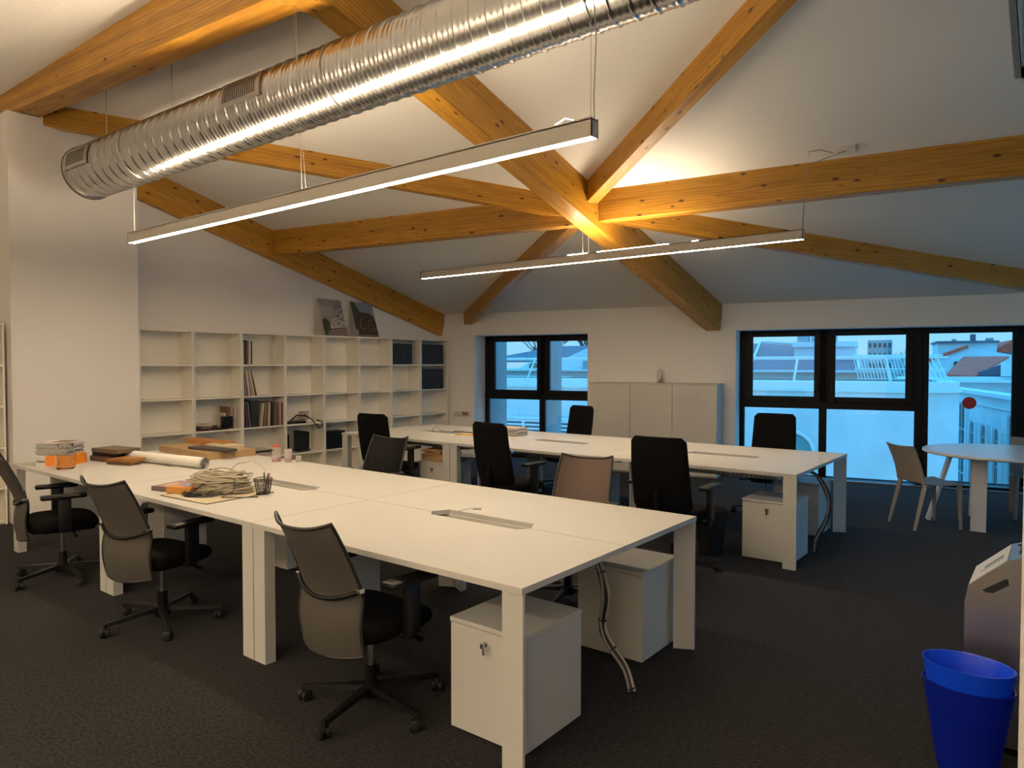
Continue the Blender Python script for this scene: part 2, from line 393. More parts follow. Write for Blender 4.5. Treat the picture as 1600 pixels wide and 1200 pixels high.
def grille(xa, xb, t0, t1):
    n = 10
    def patch(bm, xa, xb, t0, t1, r, th=.012):
        A = []
        for i in range(n + 1):
            t = t0 + (t1 - t0) * i / n
            A.append([bm.verts.new(dl(dpt(x, t, rr))) for x in (xa, xb) for rr in (r, r - th)])
        for P, Q in zip(A, A[1:]):
            for i0, i1 in ((0, 2), (2, 3), (3, 1), (1, 0)): bm.faces.new((P[i0], P[i1], Q[i1], Q[i0]))
        bm.faces.new((A[0][0], A[0][1], A[0][3], A[0][2])); bm.faces.new((A[-1][0], A[-1][2], A[-1][3], A[-1][1]))
    bm = BM(); fx = .03; ft = .12
    patch(bm, xa, xa + fx, t0, t1, .249); patch(bm, xb - fx, xb, t0, t1, .249)
    patch(bm, xa, xb, t0, t0 + ft, .249); patch(bm, xa, xb, t1 - ft, t1, .249)
    g = obj('grille', bm, M['steel'], duct)
    bm = BM(); patch(bm, xa + fx, xb - fx, t0 + ft, t1 - ft, .240); obj('grille_back', bm, M['groove'], g)
    m = 16
    bm = BM()
    for i in range(m):
        x = xa + fx + (xb - xa - 2 * fx) * (i + .5) / m; patch(bm, x - .0045, x + .0035, t0 + ft, t1 - ft, .2465, .005)
    tag(obj('slats', bm, M['steel'], g), kind='stuff')
grille(-4.93, -4.50, math.radians(-8), math.radians(38)); grille(-7.16, -6.79, math.radians(-10), math.radians(34))
for x in (-6.9, -5.9, -2.0, 0.2):
    p = dc(x) + Vector((0, 0, .2)); t = cp(p.x, p.y, .01) if abs(x + 6.9) > .3 else cp(p.x, p.y, .01)
    bm = BM(); tube(bm, [dl(p), dl(t)], .004, 6); cyl(bm, dl(Vector(t) - Vector((0, 0, .03))), dl(t), .02, 10); obj('hanger_rod', bm, M['steel'], duct)
for x in (-6.3, -3.9):          # coupling rings
    bm = BM(); tube(bm, [dl(dpt(x, 2 * PI * j / 40, .238)) for j in range(40)], .0035, 6, closed=True); obj('duct_joint', bm, M['steel'], duct, smooth=True)

# ------------------------------------------------------------------ pendant lights
def pendant(Y, xa, xb, z0, label, up, cables, lip=0):
    t = thing('linear_pendant', label, 'lamp', ((xa + xb) / 2, Y, z0))
    L = (xb - xa) / 2; h = .085; hw = .03
    bm = BM()
    bx(bm, (-L, -hw, 0), (L, -hw + .004, h)); bx(bm, (-L, hw - .004, 0), (L, hw, h)); bx(bm, (-L, -hw, h - .006), (L, hw, h))
    bx(bm, (-L, -hw, 0), (-L + .006, hw, h)); bx(bm, (L - .006, -hw, 0), (L, hw, h)); obj('housing', bm, M['lampbody'], t)
    bm = BM(); bx(bm, (-L + .006, -hw + .004, .0015), (L - .006, hw - .004, .012)); obj('diffuser', bm, M['lampon'], t)
    if lip:
        bm = BM(); bx(bm, (-L, -hw, h), (L, -hw + .004, h + lip)); bx(bm, (-L, hw - .004, h), (L, hw, h + lip)); obj('top_lip', bm, M['lampbody'], t)
    for a, b in up:
        bm = BM(); bx(bm, (a, -hw + .008, h), (b, hw - .008, h + .007), bev=.003); obj('uplight_strip', bm, M['lampup' if Y > 0 else 'lampuprear'], t)
    for c in cables:
        bm = BM(); tube(bm, [Vector(p) - Vector(t.location) for p in c[0]], c[1], 6); obj('suspension_cable', bm, M[c[2]], t)
    return t
def cc(p, q, n=3): return [Vector(p).lerp(Vector(q), i / n) for i in range(n + 1)]
Z1 = 2.65; Y1 = 2.90
pendant(Y1, -6.54, -1.76, Z1, 'long linear pendant lamp above the near desk row, below the duct', [(-2.25, 2.25)],
  [(cc((-6.47, Y1, Z1 + .085), cp(-6.47, Y1)), .0014, 'whitem'), (cc((-4.04, Y1, Z1 + .085), cp(-4.04 - .07, Y1)), .0014, 'cable'), (cc((-3.97, Y1 - .02, Z1 + .085), (-4.10, Y1 - .02, 4.0)), .0014, 'cable'),
   (cc((-1.785, Y1, Z1 + .085), cp(-1.785, Y1)), .0014, 'cable'),
   ([(-1.765, Y1, Z1 + .085), (-1.768, Y1, 2.85), (-1.757, Y1, 3.1), (-1.77, Y1, 3.3), (-1.76, Y1, 3.6), cp(-1.77, Y1)], .003, 'cable'),
   ([(-2.12, Y1, Z1 + .088), (-2.0, Y1, Z1 + .10), (-1.93, Y1, Z1 + .125), (-1.86, Y1, Z1 + .10), (-1.80, Y1, Z1 + .088)], .0035, 'whitem')], lip=.008)
Z2 = 2.655; Y2 = 6.38
hook = Vector(cp(-1.80, 6.57, -.02)); 
pendant(Y2, -6.41, -1.78, Z2, 'long linear pendant lamp above the far desk row, near the windows', [(-.105, .13), (.26, 1.06), (1.30, 1.36)],
  [(cc((-6.36, Y2, Z2 + .085), (-6.36, Y2 - .27, 3.10)), .0014, 'whitem'),
   (cc((-4.02, Y2, Z2 + .085), (-4.02, Y2, 3.07)), .0014, 'whitem'), (cc((-3.95, Y2, Z2 + .085), (-3.95, Y2, 3.07)), .0014, 'whitem'),
   (cc((-1.80, Y2, Z2 + .085), tuple(hook)), .0015, 'cable'),
   ([tuple(hook), (hook.x + .1, hook.y, hook.z + .0), cp(-1.62, 6.66, -.025)], .004, 'cable'),
   ([(-1.79, Y2, Z2 + .085), (-1.80, Y2 + .06, 2.95), (-1.79, Y2 + .1, 3.25), (-1.76, Y2 + .14, 3.33), cp(-1.5, 6.66, -.03)], .0035, 'cable')])
for yb_, lab_ in ((-.75, 'linear pendant lamp behind the photographer over the near end of the room'), (-2.3, 'unseen linear fill lamp added farthest behind the photographer, by the front wall')):  # the farther lamp is unseen, added to raise the ambient light
    pendant(yb_, -6.4, 1.2, 2.45, lab_, [(-3.5, 3.5)],
        [(cc((-6.3, yb_, 2.535), (-6.3, yb_, 3.2)), .0014, 'whitem'), (cc((1.1, yb_, 2.535), (1.1, yb_, 3.3)), .0014, 'whitem')])
# ceiling box for the second lamp's cable
c = Vector(cp(-1.52, 6.68)); bm = BM(); bx(bm, (-.075, -.035, -.035), (.075, .035, .005), bev=.003)
o = obj('ceiling_box', bm, M['whitem'], loc=c, rot=(-math.atan(S), 0, .17)); tag(o, 'small white junction box on the ceiling just above the right cross beam', 'box')

# ------------------------------------------------------------------ windows (local frame u, v, z at W0)
def wobj(name, bm, m, parent=None, **k):
    return obj(name, bm, m, parent, **k)
V = .38
def window(name, frames, panes, sash):
    t = bpy.data.objects.new(name, None); COL.objects.link(t); t.location = W0; t.rotation_euler = (0, 0, AL); t['kind'] = 'structure'
    bm = BM()
    for lo, hi in frames: bx(bm, lo, hi, bev=.004, seg=1)
    obj('window_frame', bm, M['dark'], t)
    for (a, b, z0, z1, f) in sash:                    # casement around a pane
        bm = BM(); v0 = V - .03; v1 = V + .03
        bx(bm, (a - f, v0, z0 - f), (a, v1, z1 + f), bev=.005, seg=1); bx(bm, (b, v0, z0 - f), (b + f, v1, z1 + f), bev=.005, seg=1)
        bx(bm, (a, v0, z0 - f), (b, v1, z0), bev=.005, seg=1); bx(bm, (a, v0, z1), (b, v1, z1 + f), bev=.005, seg=1)
        s_ = obj('sash', bm, M['dark'], t)
    for (a, b, z0, z1) in panes:
        bm = BM(); bx(bm, (a - .005, V + .01, z0 - .005), (b + .005, V + .018, z1 + .005)); obj('pane', bm, M['glass'], t)
    return t
F0, F1 = V - .005, V + .06
w1 = window('window_1', [((.376, F0, 1.985), (2.405, F1, 2.06)), ((.376, F0, 0), (.45, F1, 2.06)), ((2.36, F0, 0), (2.405, F1, 2.06)),
    ((1.41, F0, 0), (1.51, F1, 2.06)), ((.44, F0, 1.06), (.505, F1, 2.06)), ((1.44, F0, 1.06), (1.53, F1, 2.06)), ((.376, F0 - .01, .985), (2.405, F1, 1.075)), ((.376, F0, 0), (2.405, F1, .06))],
    [(.577, 1.375, 1.145, 1.96), (1.60, 2.30, 1.145, 1.96), (.45, 1.41, .06, .985), (1.51, 2.36, .06, .985)],
    [(.577, 1.375, 1.145, 1.96, .075), (1.60, 2.30, 1.145, 1.96, .075)])
w2 = window('window_2', [((4.633, F0, 2.0), (8.30, F1, 2.06)), ((4.633, F0, 0), (4.70, F1, 2.06)), ((8.2, F0, 0), (8.30, F1, 2.06)),
    ((5.70, F0, 0), (5.80, F1, 2.06)), ((4.69, F0, 1.05), (4.74, F1, 2.06)), ((5.705, F0, 1.05), (5.835, F1, 2.06)), ((6.825, F0, 1.05), (6.88, F1, 2.06)), ((7.985, F0, 0), (8.12, F1, 2.06)), ((6.865, F0 - .01, 0), (6.955, F1, 2.06)), ((4.633, F0 - .01, .955), (6.9, F1, 1.06)), ((4.633, F0, -.01), (8.3, F1, .012))],
    [(4.815, 5.635, 1.125, 1.972), (5.906, 6.755, 1.125, 1.972), (4.70, 5.70, .012, .955), (5.80, 6.865, .012, .955), (7.022, 7.925, .06, 1.982), (8.12, 8.2, .06, 1.98)],
    [(4.815, 5.635, 1.125, 1.972, .08), (5.906, 6.755, 1.125, 1.972, .08), (7.022, 7.925, .06, 1.982, .066), ])
for t_, us in ((w1, (1.30 + .12, 1.545)), (w2, (5.675, 5.86))):
    for u in us:
        bm = BM(); bx(bm, (u - .012, V - .055, 1.18), (u + .012, V - .03, 1.24), bev=.003); bx(bm, (u - .008, V - .075, 1.2), (u + .008, V - .055, 1.34), bev=.003); obj('window_handle', bm, M['black'], t_)
bm = BM(); bx(bm, (6.96, V - .06, .95), (6.99, V - .03, 1.0), bev=.003); cyl(bm, (6.975, V - .10, .975), (6.975, V - .03, .975), .012, 12); obj('door_knob', bm, M['black'], w2)
bm = BM(); bx(bm, (4.633, .02, 0), (8.3, V, .004)); bx(bm, (4.633, .02, 0), (8.3, .05, .022), k=1); bx(bm, (6.955, .1, 0), (8.3, V, .05)); struct('trim_1', bm, [M['dark'], M['steel']], loc=W0, rot=(0, 0, AL))
t3 = bpy.data.objects.new('window_3', None); COL.objects.link(t3); t3.location = (XR + .15, 3.6, 0); t3['kind'] = 'structure'
bm = BM(); bx(bm, (0, 0, 0), (.06, 6, .08)); bx(bm, (0, 0, 2.32), (.06, 6, 2.4))
for k in range(6): bx(bm, (0, k * 1.184, 0), (.06, k * 1.184 + .08, 2.4))
obj('window_frame', bm, M['dark'], t3)
for k in range(5):
    bm = BM(); bx(bm, (.025, k * 1.184 + .07, .07), (.033, (k + 1) * 1.184 + .01, 2.33)); obj('pane', bm, M['glass'], t3)
# outside fins beside the left window
bm = BM()
for u, d, z0, z1 in ((.33, 1.2, -.5, 2.3), (1.44, 1.15, -.5, 2.3), (4.62, .62, -.3, 1.02), (5.74, .62, -.3, 1.02)): bx(bm, (u, V + .07 if u > 1 and u < 2 or u > 5 else WT, z0), (u + .05, d, z1))
struct('trim_2', bm, M['extgrey'], loc=W0, rot=(0, 0, AL))
# red safety dot on the door pane
bm = BM(); lathe(bm, [(0.0001, -.001), (.078, -.001), (.078, .001), (.0001, .001)], 32)
o = obj('safety_sticker', bm, M['red'], loc=Wp(7.48, V - .0 + .008, 1.08), rot=(PI / 2, 0, AL)); tag(o, 'round red safety sticker on the glass of the balcony door', 'sticker')

# ------------------------------------------------------------------ desks
def desk_module(label, loc, proto=None):
    if proto: return dup(proto, loc, 0, label)
    t = thing('bench_desk', label, 'desk', loc)
    Lx, D, H, th = 1.8, .80, .74, .026
    g = .0025
    for s in (-1, 1):
        bm = BM()
        # worktop outline with a chamfered notch at the seam
        a, b, nd = -.30, .30, .06
        if s < 0: pts = [(-Lx / 2 + g, -D), (Lx / 2 - g, -D), (Lx / 2 - g, -g), (b + .05, -g), (b, -nd), (a, -nd), (a - .05, -g), (-Lx / 2 + g, -g)]
        else: pts = [(-Lx / 2 + g, g), (a - .05, g), (a, nd + .035), (b, nd + .035), (b + .05, g), (Lx / 2 - g, g), (Lx / 2 - g, D), (-Lx / 2 + g, D)]
        prism(bm, [(x, y, H - th) for x, y in pts], (0, 0, th)); obj('worktop', bm, M['white'], t)
    for sx in (-1, 1):
        for sy in (-1, 1):
            bm = BM(); xo = sx * (Lx / 2 - .004)
            yf = sy * (D - .008); prism(bm, [(xo, yf, 0), (xo - sx * .10, yf, 0), (xo - sx * .10, yf - sy * .062, 0), (xo - sx * .012, yf - sy * .016, 0), (xo, yf - sy * .014, 0)], (0, 0, H - th))
            obj('leg', bm, M['white'], t)
    bm = BM()
    for sx in (-1, 1): bx(bm, (sx * .72 - .02, -D + .10, H - th - .03), (sx * .72 + .02, D - .10, H - th))
    for y in (-.45, .45): bx(bm, (-.72, y - .02, H - th - .035), (.72, y + .02, H - th - .005))
    obj('support_frame', bm, M['whitem'], t)
    bm = BM()
    bx(bm, (-.55, -.12, H - .17), (.55, .16, H - .165)); bx(bm, (-.55, .155, H - .17), (.55, .16, H - .06)); bx(bm, (-.55, -.12, H - .17), (.55, -.115, H - .06))
    for i in range(26): bx(bm, (-.53 + i * .042, -.122, H - .155), (-.515 + i * .042, -.119, H - .145), k=1)
    obj('cable_tray', bm, [M['whitem'], M['groove']], t)
    bm = BM(); bx(bm, (-.27, -.08, H - .164), (-.06, .05, H - .11), bev=.004); obj('socket_box', bm, M['black'], t)
    bm = BM(); 
    prism(bm, [(-.35, .012, H - .018), (-.30, .082, H - .018), (.30, .082, H - .018), (.35, .012, H - .018)], (0, 0, .006)) if False else None
    bx(bm, (-.34, .088, H - .14), (.34, .094, H - th)); obj('hatch_lining', bm, M['whitem'], t)
    return t
DX = [-6.08 - .0, -4.28, -2.48]
nm = ['left end', 'middle', 'right end']
Dp = desk_module('left unit of the near white bench desk, with magazines and paper roll', (DX[0], 2.893, 0))
desk_module('middle unit of the near white bench desk, carrying the coil of cable', (DX[1], 2.893, 0), Dp)
desk_module('right unit of the near white bench desk, nearest the camera and bare', (DX[2], 2.893, 0), Dp)
D2 = desk_module('left unit of the far white bench desk, by the bookcases', (DX[0], 6.355, 0), Dp)
desk_module('middle unit of the far white bench desk, with the low pile of magazines', (DX[1], 6.355, 0), Dp)
desk_module('right unit of the far white bench desk, nearest the round table', (DX[2], 6.355, 0), Dp)

# ------------------------------------------------------------------ pedestals
def pedestal(label, loc, rz=0, proto=None):
    if proto: return dup(proto, loc, rz, label)
    t = thing('drawer_pedestal', label, 'cabinet', loc, rz)
    w_, d_, h = .40, .42, .49
    bm = BM(); bx(bm, (-w_ / 2, -d_ / 2 + .02, .012), (w_ / 2, d_ / 2, h - .022), bev=.002, seg=1); obj('body', bm, M['white'], t)
    bm = BM(); bx(bm, (-w_ / 2 - .003, -d_ / 2 - .003, h - .02), (w_ / 2 + .003, d_ / 2 + .003, h), bev=.002, seg=1); obj('top_panel', bm, M['white'], t)
    bm = BM(); bx(bm, (-w_ / 2, -d_ / 2, .012), (w_ / 2, -d_ / 2 + .018, h - .024), bev=.002, seg=1); f = obj('drawer_front', bm, M['white'], t)
    bm = BM(); cyl(bm, (0, -d_ / 2 - .008, h - .075), (0, -d_ / 2, h - .075), .011, 16); bx(bm, (-.003, -d_ / 2 - .03, h - .08), (.003, -d_ / 2 - .008, h - .07))
    bx(bm, (-.008, -d_ / 2 - .032, h - .085), (.008, -d_ / 2 - .024, h - .062), bev=.002); bx(bm, (-.005, -d_ / 2 - .02, h - .115), (.005, -d_ / 2 - .017, h - .08))
    obj('lock_key', bm, M['chrome'], f)
    bm = BM()
    for x in (-.15, .15):
        for y in (-.15, .15): cyl(bm, (x, y, 0), (x, y, .014), .02, 12)
    obj('foot', bm, M['blackrub'], t)
    return t
P0 = pedestal('white drawer pedestal with a key, behind the nearest desk leg', (-1.872, 2.44, 0))
pedestal('white drawer pedestal seen from behind at the right end of the near desk', (-1.915, 3.525, 0), PI, P0)
pedestal('white drawer pedestal with a key at the right end of the far desk', (-1.845, 5.90, 0), 0, P0)
pedestal('white pedestal in bluish light behind the cable snake of the far desk', (-1.93, 6.97, 0), PI, P0)
pedestal('white drawer pedestal carrying the cardboard parcel under the far desk', (-5.52, 5.86, 0), 0, P0)
pedestal('white pedestal under the far desk just left of the brown mesh chair', (-3.66, 5.98, 0), 0, P0)
pedestal('white pedestal under the near desk between the legs, in deep shade', (-4.84, 3.38, 0), PI, P0)

# ------------------------------------------------------------------ bookcases
ROWZ = [.03, .365, .765, 1.17, 1.575, 1.965]
BY = [3.705 + .633 * i for i in range(9)]
XF, XBk = -8.2, -8.485
def bookcase(label, y, proto=None):
    if proto: return dup(proto, (XF, y, 0), 0, label)
    t = thing('bookcase', label, 'bookcase', (XF, y, 0)); w_ = .627; p = .017; dp = XF - XBk
    for nm_, y0 in (('side_panel', 0), ('side_panel', w_ - p)):
        bm = BM(); bx(bm, (-dp, y0, 0), (0, y0 + p, 1.985)); obj(nm_, bm, M['shelfwhite'], t)
    bm = BM(); bx(bm, (-dp, 0, 1.965), (.003, w_, 1.985)); obj('top_panel', bm, M['shelfwhite'], t)
    bm = BM(); bx(bm, (-dp, p, 0), (-dp + .005, w_ - p, 1.965)); obj('back_panel', bm, M['shelfwhite'], t)
    for z in ROWZ[:-1]:
        bm = BM(); bx(bm, (-dp + .005, p, z - .018), (-.004, w_ - p, z), bev=.001, seg=1); obj('shelf', bm, M['shelfwhite'], t)
    bm = BM(); bx(bm, (-.03, p, 0), (-.02, w_ - p, .02)); obj('plinth', bm, M['shelfwhite'], t)
    return t
labs = ['empty white bookcase next to the pillar', 'white bookcase with loose papers on its third shelf, second from the pillar', 'white bookcase full of books and magazines',
        'white bookcase with tangled cables and black equipment', 'white bookcase with one black box low down, behind the black chair', 'empty white bookcase below the red-brown photo board',
        'white bookcase with black binders on the top shelf only', 'white bookcase in the corner with two shelves of black binders']
B0 = bookcase(labs[0], BY[0])
for i in range(1, 8): bookcase(labs[i], BY[i], B0)
bookcase('empty white bookcase at the left edge of the picture, before the pillar', 1.795, B0)

ORD = ['leftmost', 'second from the left', 'third from the left', 'fourth from the left', 'fifth from the left', 'sixth from the left', 'seventh from the left', 'eighth from the left', 'ninth from the left', 'tenth from the left', 'eleventh from the left', 'twelfth from the left', 'thirteenth from the left', 'rightmost']
CN = ['cream', 'grey', 'navy', 'brown', 'black', 'blue', 'wine red', 'olive', 'pinkish', 'steel grey']
def ordn(i, n): return 'rightmost' if i == n - 1 else ORD[i]
def book(y, x, z, th, h, d, m, label, group, lean=0, name='book', cat='book'):
    """upright book on a shelf, spine to the room (+X)"""
    t = thing(name, label, cat, (x, y, z), 0, group); t.rotation_euler = (lean, 0, 0)
    bm = BM(); bx(bm, (-d, 0, 0), (0, th, h), bev=.0015, seg=1); obj('cover', bm, m, t)
    bm = BM(); bx(bm, (-d + .002, .002, h - .003), (-.004, max(th - .002, .003), h + .0008)); obj('pages', bm, M['paper'], t)
    return t
def row(bk, r, items, group, labf, x=XF - .03, lean=0):
    y = BY[bk] + .03; 
    for i, (th, h, k) in enumerate(items):
        book(y, x - random.uniform(0, .015), ROWZ[r] + .001 + (0 if not lean else .001), th, h, .21, SP[k], labf % (CN[k], ordn(i, len(items))), group, lean)
        y += th + .002 + (abs(math.tan(lean)) * .012 if lean else 0)
row(2, 4, [(.022, .28, 1), (.03, .31, 4), (.025, .30, 3), (.03, .31, 0), (.022, .30, 4)], 'books on the top shelf of the full bookcase', 'thin %s book, %s on the top shelf of the full bookcase')
y = BY[2] + .022
for i, (th, h, k) in enumerate([(.018, .25, 9), (.02, .26, 1), (.022, .33, 0), (.016, .33, 8), (.02, .34, 0), (.014, .34, 3)]):
    ln = .06 + .035 * i
    book(y + h * math.sin(ln) + .002, XF - .04, ROWZ[3] + .003, th, h, .21, SP[k], '%s leaning folder, %s on the second shelf of the full bookcase' % (CN[k], ordn(i, 6)), 'leaning folders on the second shelf', lean=ln)
    y += th + .004
y = BY[2] + .02
items = [(.02, .30, 2, .02), (.025, .30, 6, .05), (.018, .32, 5, .10), (.10, .345, 4, .06), (.022, .30, 1, -.16), (.022, .30, 0, -.13), (.018, .31, 7, -.10), (.028, .32, 3, -.05), (.03, .31, 0, -.03), (.025, .32, 4, -.02), (.022, .30, 7, -.01), (.025, .31, 3, 0), (.025, .30, 8, 0), (.018, .30, 6, 0)]
for i, (th, h, k, ln) in enumerate(items):
    yo = y + (h * math.sin(ln) * .9 if ln > 0 else 0)
    book(yo, XF - .02 - .01 * (i % 3), ROWZ[2] + .003 + (th * abs(math.sin(ln)) if ln < 0 else 0), th, h, .22, SP[k], '%s book, %s in the packed third shelf of the full bookcase' % (CN[k], ordn(i, len(items))), 'books on the third shelf', lean=ln)
    y += th + .0145
# flat magazines on row 1 of the full bookcase
z = ROWZ[1]
for i in range(6):
    bm = BM(); h = .012 if i % 2 else .02; bx(bm, (-.22, -.20 - .01 * (i % 3), 0), (.0, .24 - .015 * i, h), bev=.001, seg=1)
    o = obj('magazine', bm, SP[(0, 8, 0, 1, 4, 0)[i]], loc=(XF - .02, BY[2] + .28, z + .0005), rot=(0, 0, .05 * (i % 3 - 1))); z += h + .001
    tag(o, ['lowest flat magazine', 'second flat magazine from the bottom', 'third flat magazine from the bottom', 'third flat magazine from the top', 'second flat magazine from the top', 'topmost flat magazine'][i] + ' in the pile low in the full bookcase', 'magazine', 'flat magazines at the bottom of the full bookcase')
# papers and box in bookcase 2
z = ROWZ[2]
for i in range(6):
    bm = BM(); bx(bm, (-.12, -.11, 0), (.12, .11, .012), bev=.001, seg=1)
    o = obj('brochure', bm, SP[(6, 4, 1, 6, 8, 0)[i]], loc=(XF - .15, BY[1] + .16 + .02 * (i % 4), z + .001), rot=(.0, 0, .3 * i)); z += .013
    tag(o, ['lowest brochure', 'second brochure from the bottom', 'third brochure from the bottom', 'third brochure from the top', 'second brochure from the top', 'topmost brochure'][i] + ' in the untidy heap on the shelf beside the full bookcase', 'brochure', 'brochures heaped on the third shelf')
for i in range(2):
    bm = BM(); bx(bm, (-.10, -.09, 0), (.10, .09, .010), bev=.001, seg=1)
    o = obj('brochure', bm, SP[(4, 6)[i]], loc=(XF - .13, BY[1] + .36 + .02 * i, ROWZ[2] + .001 + .011 * i), rot=(0, 0, .4 * i)); tag(o, ['black brochure lying directly on the shelf under the small black box', 'wine red brochure lying right under the small black box'][i], 'brochure', 'two dark brochures')
for i, (yy, th, h, k, x) in enumerate([(.43, .03, .20, 0, .15), (.466, .05, .28, 3, .14), (.52, .04, .26, 8, .16), (.562, .022, .27, 0, .12)]):
    book(BY[1] + yy, XF - x + .05, ROWZ[2] + .001, th, h, .16, SP[k], ['small cream booklet left in the row of four on the third shelf', 'tall brown book with a picture on the third shelf', 'pinkish book second from the right in the row beside the brochures', 'thin cream book at the right end of the third shelf'][i], 'four upright books beside the brochures')
bm = BM(); bx(bm, (-.05, -.055, 0), (.05, .055, .14), bev=.003); o = obj('black_box', bm, M['black'], loc=(XF - .045, BY[1] + .44, ROWZ[2] + .0225)); tag(o, 'small black box standing on brochures on the third shelf', 'box')
# binders
def binder(y, z, label, group, proto):
    if proto: return dup(proto, (XF - .01, y, z), 0, label, group)
    t = thing('ring_binder', label, 'binder', (XF - .01, y, z), 0, group)
    bm = BM(); bx(bm, (-.26, 0, 0), (0, .066, .325), bev=.003, seg=1); obj('cover', bm, flat('binder_black', (.007, .008, .011), .4), t)
    bm = BM(); bx(bm, (-.001, .012, .15), (.0012, .054, .30)); obj('spine_label', bm, flat('binder_spine', (.012, .016, .022), .5), t)
    bm = BM(); cyl(bm, (-.003, .033, .068), (.0025, .033, .068), .008, 14); obj('finger_ring', bm, M['rim'], t)
    return t
bp_ = None
for bk, r, n, g in ((6, 4, 6, 'black binders on the top shelf of the second bookcase from the corner'), (7, 4, 7, 'black binders on the top shelf of the corner bookcase'), (7, 3, 7, 'black binders on the second shelf of the corner bookcase')):
    for i in range(n):
        b_ = binder(BY[bk] + .03 + .0705 * i + (.02 if n == 7 else 0) - (.01 if n == 7 else 0), ROWZ[r] + .001, 'black binder %s on the %s shelf of the %s' % (ordn(i, n), 'top' if r == 4 else 'second', 'corner bookcase' if bk == 7 else 'last but one bookcase'), g, bp_)
        bp_ = bp_ or b_
# cable heap and black equipment in bookcase 4
def coil(c, R, r, n, turns, flat_=.5, seed=1, k=0, wob=.3, pts_per=26, tilt=0):
    rnd = random.Random(seed); out = []
    for t_ in range(turns):
        ph = rnd.uniform(0, 2 * PI); rr = R * rnd.uniform(1 - wob, 1); cx_, cy_ = rnd.uniform(-.12, .12) * R, rnd.uniform(-.12, .12) * R
        tx, ty = rnd.uniform(-.25, .25), rnd.uniform(-.25, .25); h = rnd.uniform(0, 1) ** 1.3 * flat_
        loop = []
        for i in range(pts_per):
            a = 2 * PI * i / pts_per + ph; x = cx_ + rr * math.cos(a); y = cy_ + rr * .62 * math.sin(a)
            loop.append(Vector(c) + Vector((x, y, max(r, h + r + tx * x * .6 + ty * y * .6 + .006 * math.sin(3 * a + ph)))))
        out.append(loop)
    return out
bm = BM()
for lp in coil((0, 0, 0), .10, .004, 8, 16, .12, 3): tube(bm, lp, .004, 6, closed=True)
o = obj('cable_tangle', bm, M['cablewhite'], loc=(XF - .13, BY[3] + .37, ROWZ[2] + .03), smooth=True); tag(o, 'tangle of pale cables on the third shelf over black equipment', 'cable')
bm = BM(); bx(bm, (-.20, -.22, 0), (0, .10, .028), bev=.006); o = obj('black_device', bm, M['black'], loc=(XF - .05, BY[3] + .26, ROWZ[2] + .001)); tag(o, 'flat black device under the pale cable tangle', 'device')
bm = BM(); tube(bm, [(-.06, -.20, .03), (-.02, -.12, .11), (0, 0, .10), (.02, .1, .04), (.03, .16, -.03), (.03, .22, -.09), (.028, .27, -.06), (.025, .27, -.0), (-.01, .2, .03)], .008, 8)
o = obj('black_strap', bm, M['blackfab'], loc=(XF - .0, BY[3] + .30, ROWZ[2] + .01), smooth=True); tag(o, 'black strap looping down over the shelf edge beside the cable tangle', 'strap')
bm = BM(); bx(bm, (-.012, -.12, 0), (.012, .12, .27), bev=.004, R=Matrix.Rotation(-.25, 3, 'Y') @ Matrix.Rotation(-.18, 3, 'X'), c=(0, 0, 0)); bx(bm, (-.08, -.10, 0), (.08, .10, .012), bev=.003)
o = obj('flat_screen', bm, M['black'], loc=(XF - .12, BY[3] + .33, ROWZ[1] + .025)); tag(o, 'black flat panel on a foot, standing below the cable tangle', 'screen')
bm = BM(); bx(bm, (-.2, 0, 0), (0, .05, .26), bev=.004); o = obj('black_case', bm, M['black'], loc=(XF - .03, BY[3] + .02, ROWZ[1] + .001)); tag(o, 'narrow black case at the left below the cable tangle', 'case')
bm = BM(); bx(bm, (-.22, 0, 0), (0, .36, .25), bev=.006); o = obj('black_carton', bm, M['black'], loc=(XF - .04, BY[4] + .03, ROWZ[1] + .001)); tag(o, 'wide black box low in the bookcase behind the far desk corner', 'box')

# picture boards leaning on the wall on top of the bookcases
def board(name, y0, wd, label, tilt, shear, polys, mats):
    t = thing(name, label, 'picture', (XF - .04, y0, 1.9865)); t.rotation_euler = (0, -tilt, 0)
    h = .56
    bm = BM(); prism(bm, [(-.006, 0, 0), (-.006, wd, 0), (-.006, wd + shear, h), (-.006, shear, h)], (.005, 0, 0)); obj('board', bm, M['paper'], t)
    bm = BM()
    def P(a, b, e): return (e, a * wd + shear * b, b * h)
    for k, (mi, pl) in enumerate(polys):
        e = -.0007 + .00012 * k
        vs = [bm.verts.new(P(a, b, e)) for a, b in pl]; f = bm.faces.new(vs); f.material_index = mi
    o = obj('printed_photo', bm, mats, t)
    return t
pm = [flat('print_sky', (.30, .27, .27)), flat('print_white', (.46, .42, .41)), flat('print_ink', (.07, .05, .06)), flat('print_leaf', (.055, .06, .03)), flat('print_ground', (.20, .15, .13)), flat('print_cloud', (.38, .34, .33)), flat('print_bluesky', (.22, .28, .33)), flat('print_rust', (.17, .06, .04)), flat('print_darkwood', (.06, .035, .025))]
rnd = random.Random(4)
dots = []
for i in range(90):
    b_ = rnd.uniform(.27, .86); lo = .30 if b_ < .5 else .60; a_ = rnd.uniform(lo + .03, .93)
    s_ = rnd.uniform(.012, .028); dots.append((2, [(a_ - s_, b_ - s_ * .6), (a_ + s_, b_ - s_ * .4), (a_ + s_ * .8, b_ + s_ * .7), (a_ - s_ * .7, b_ + s_ * .5)]))
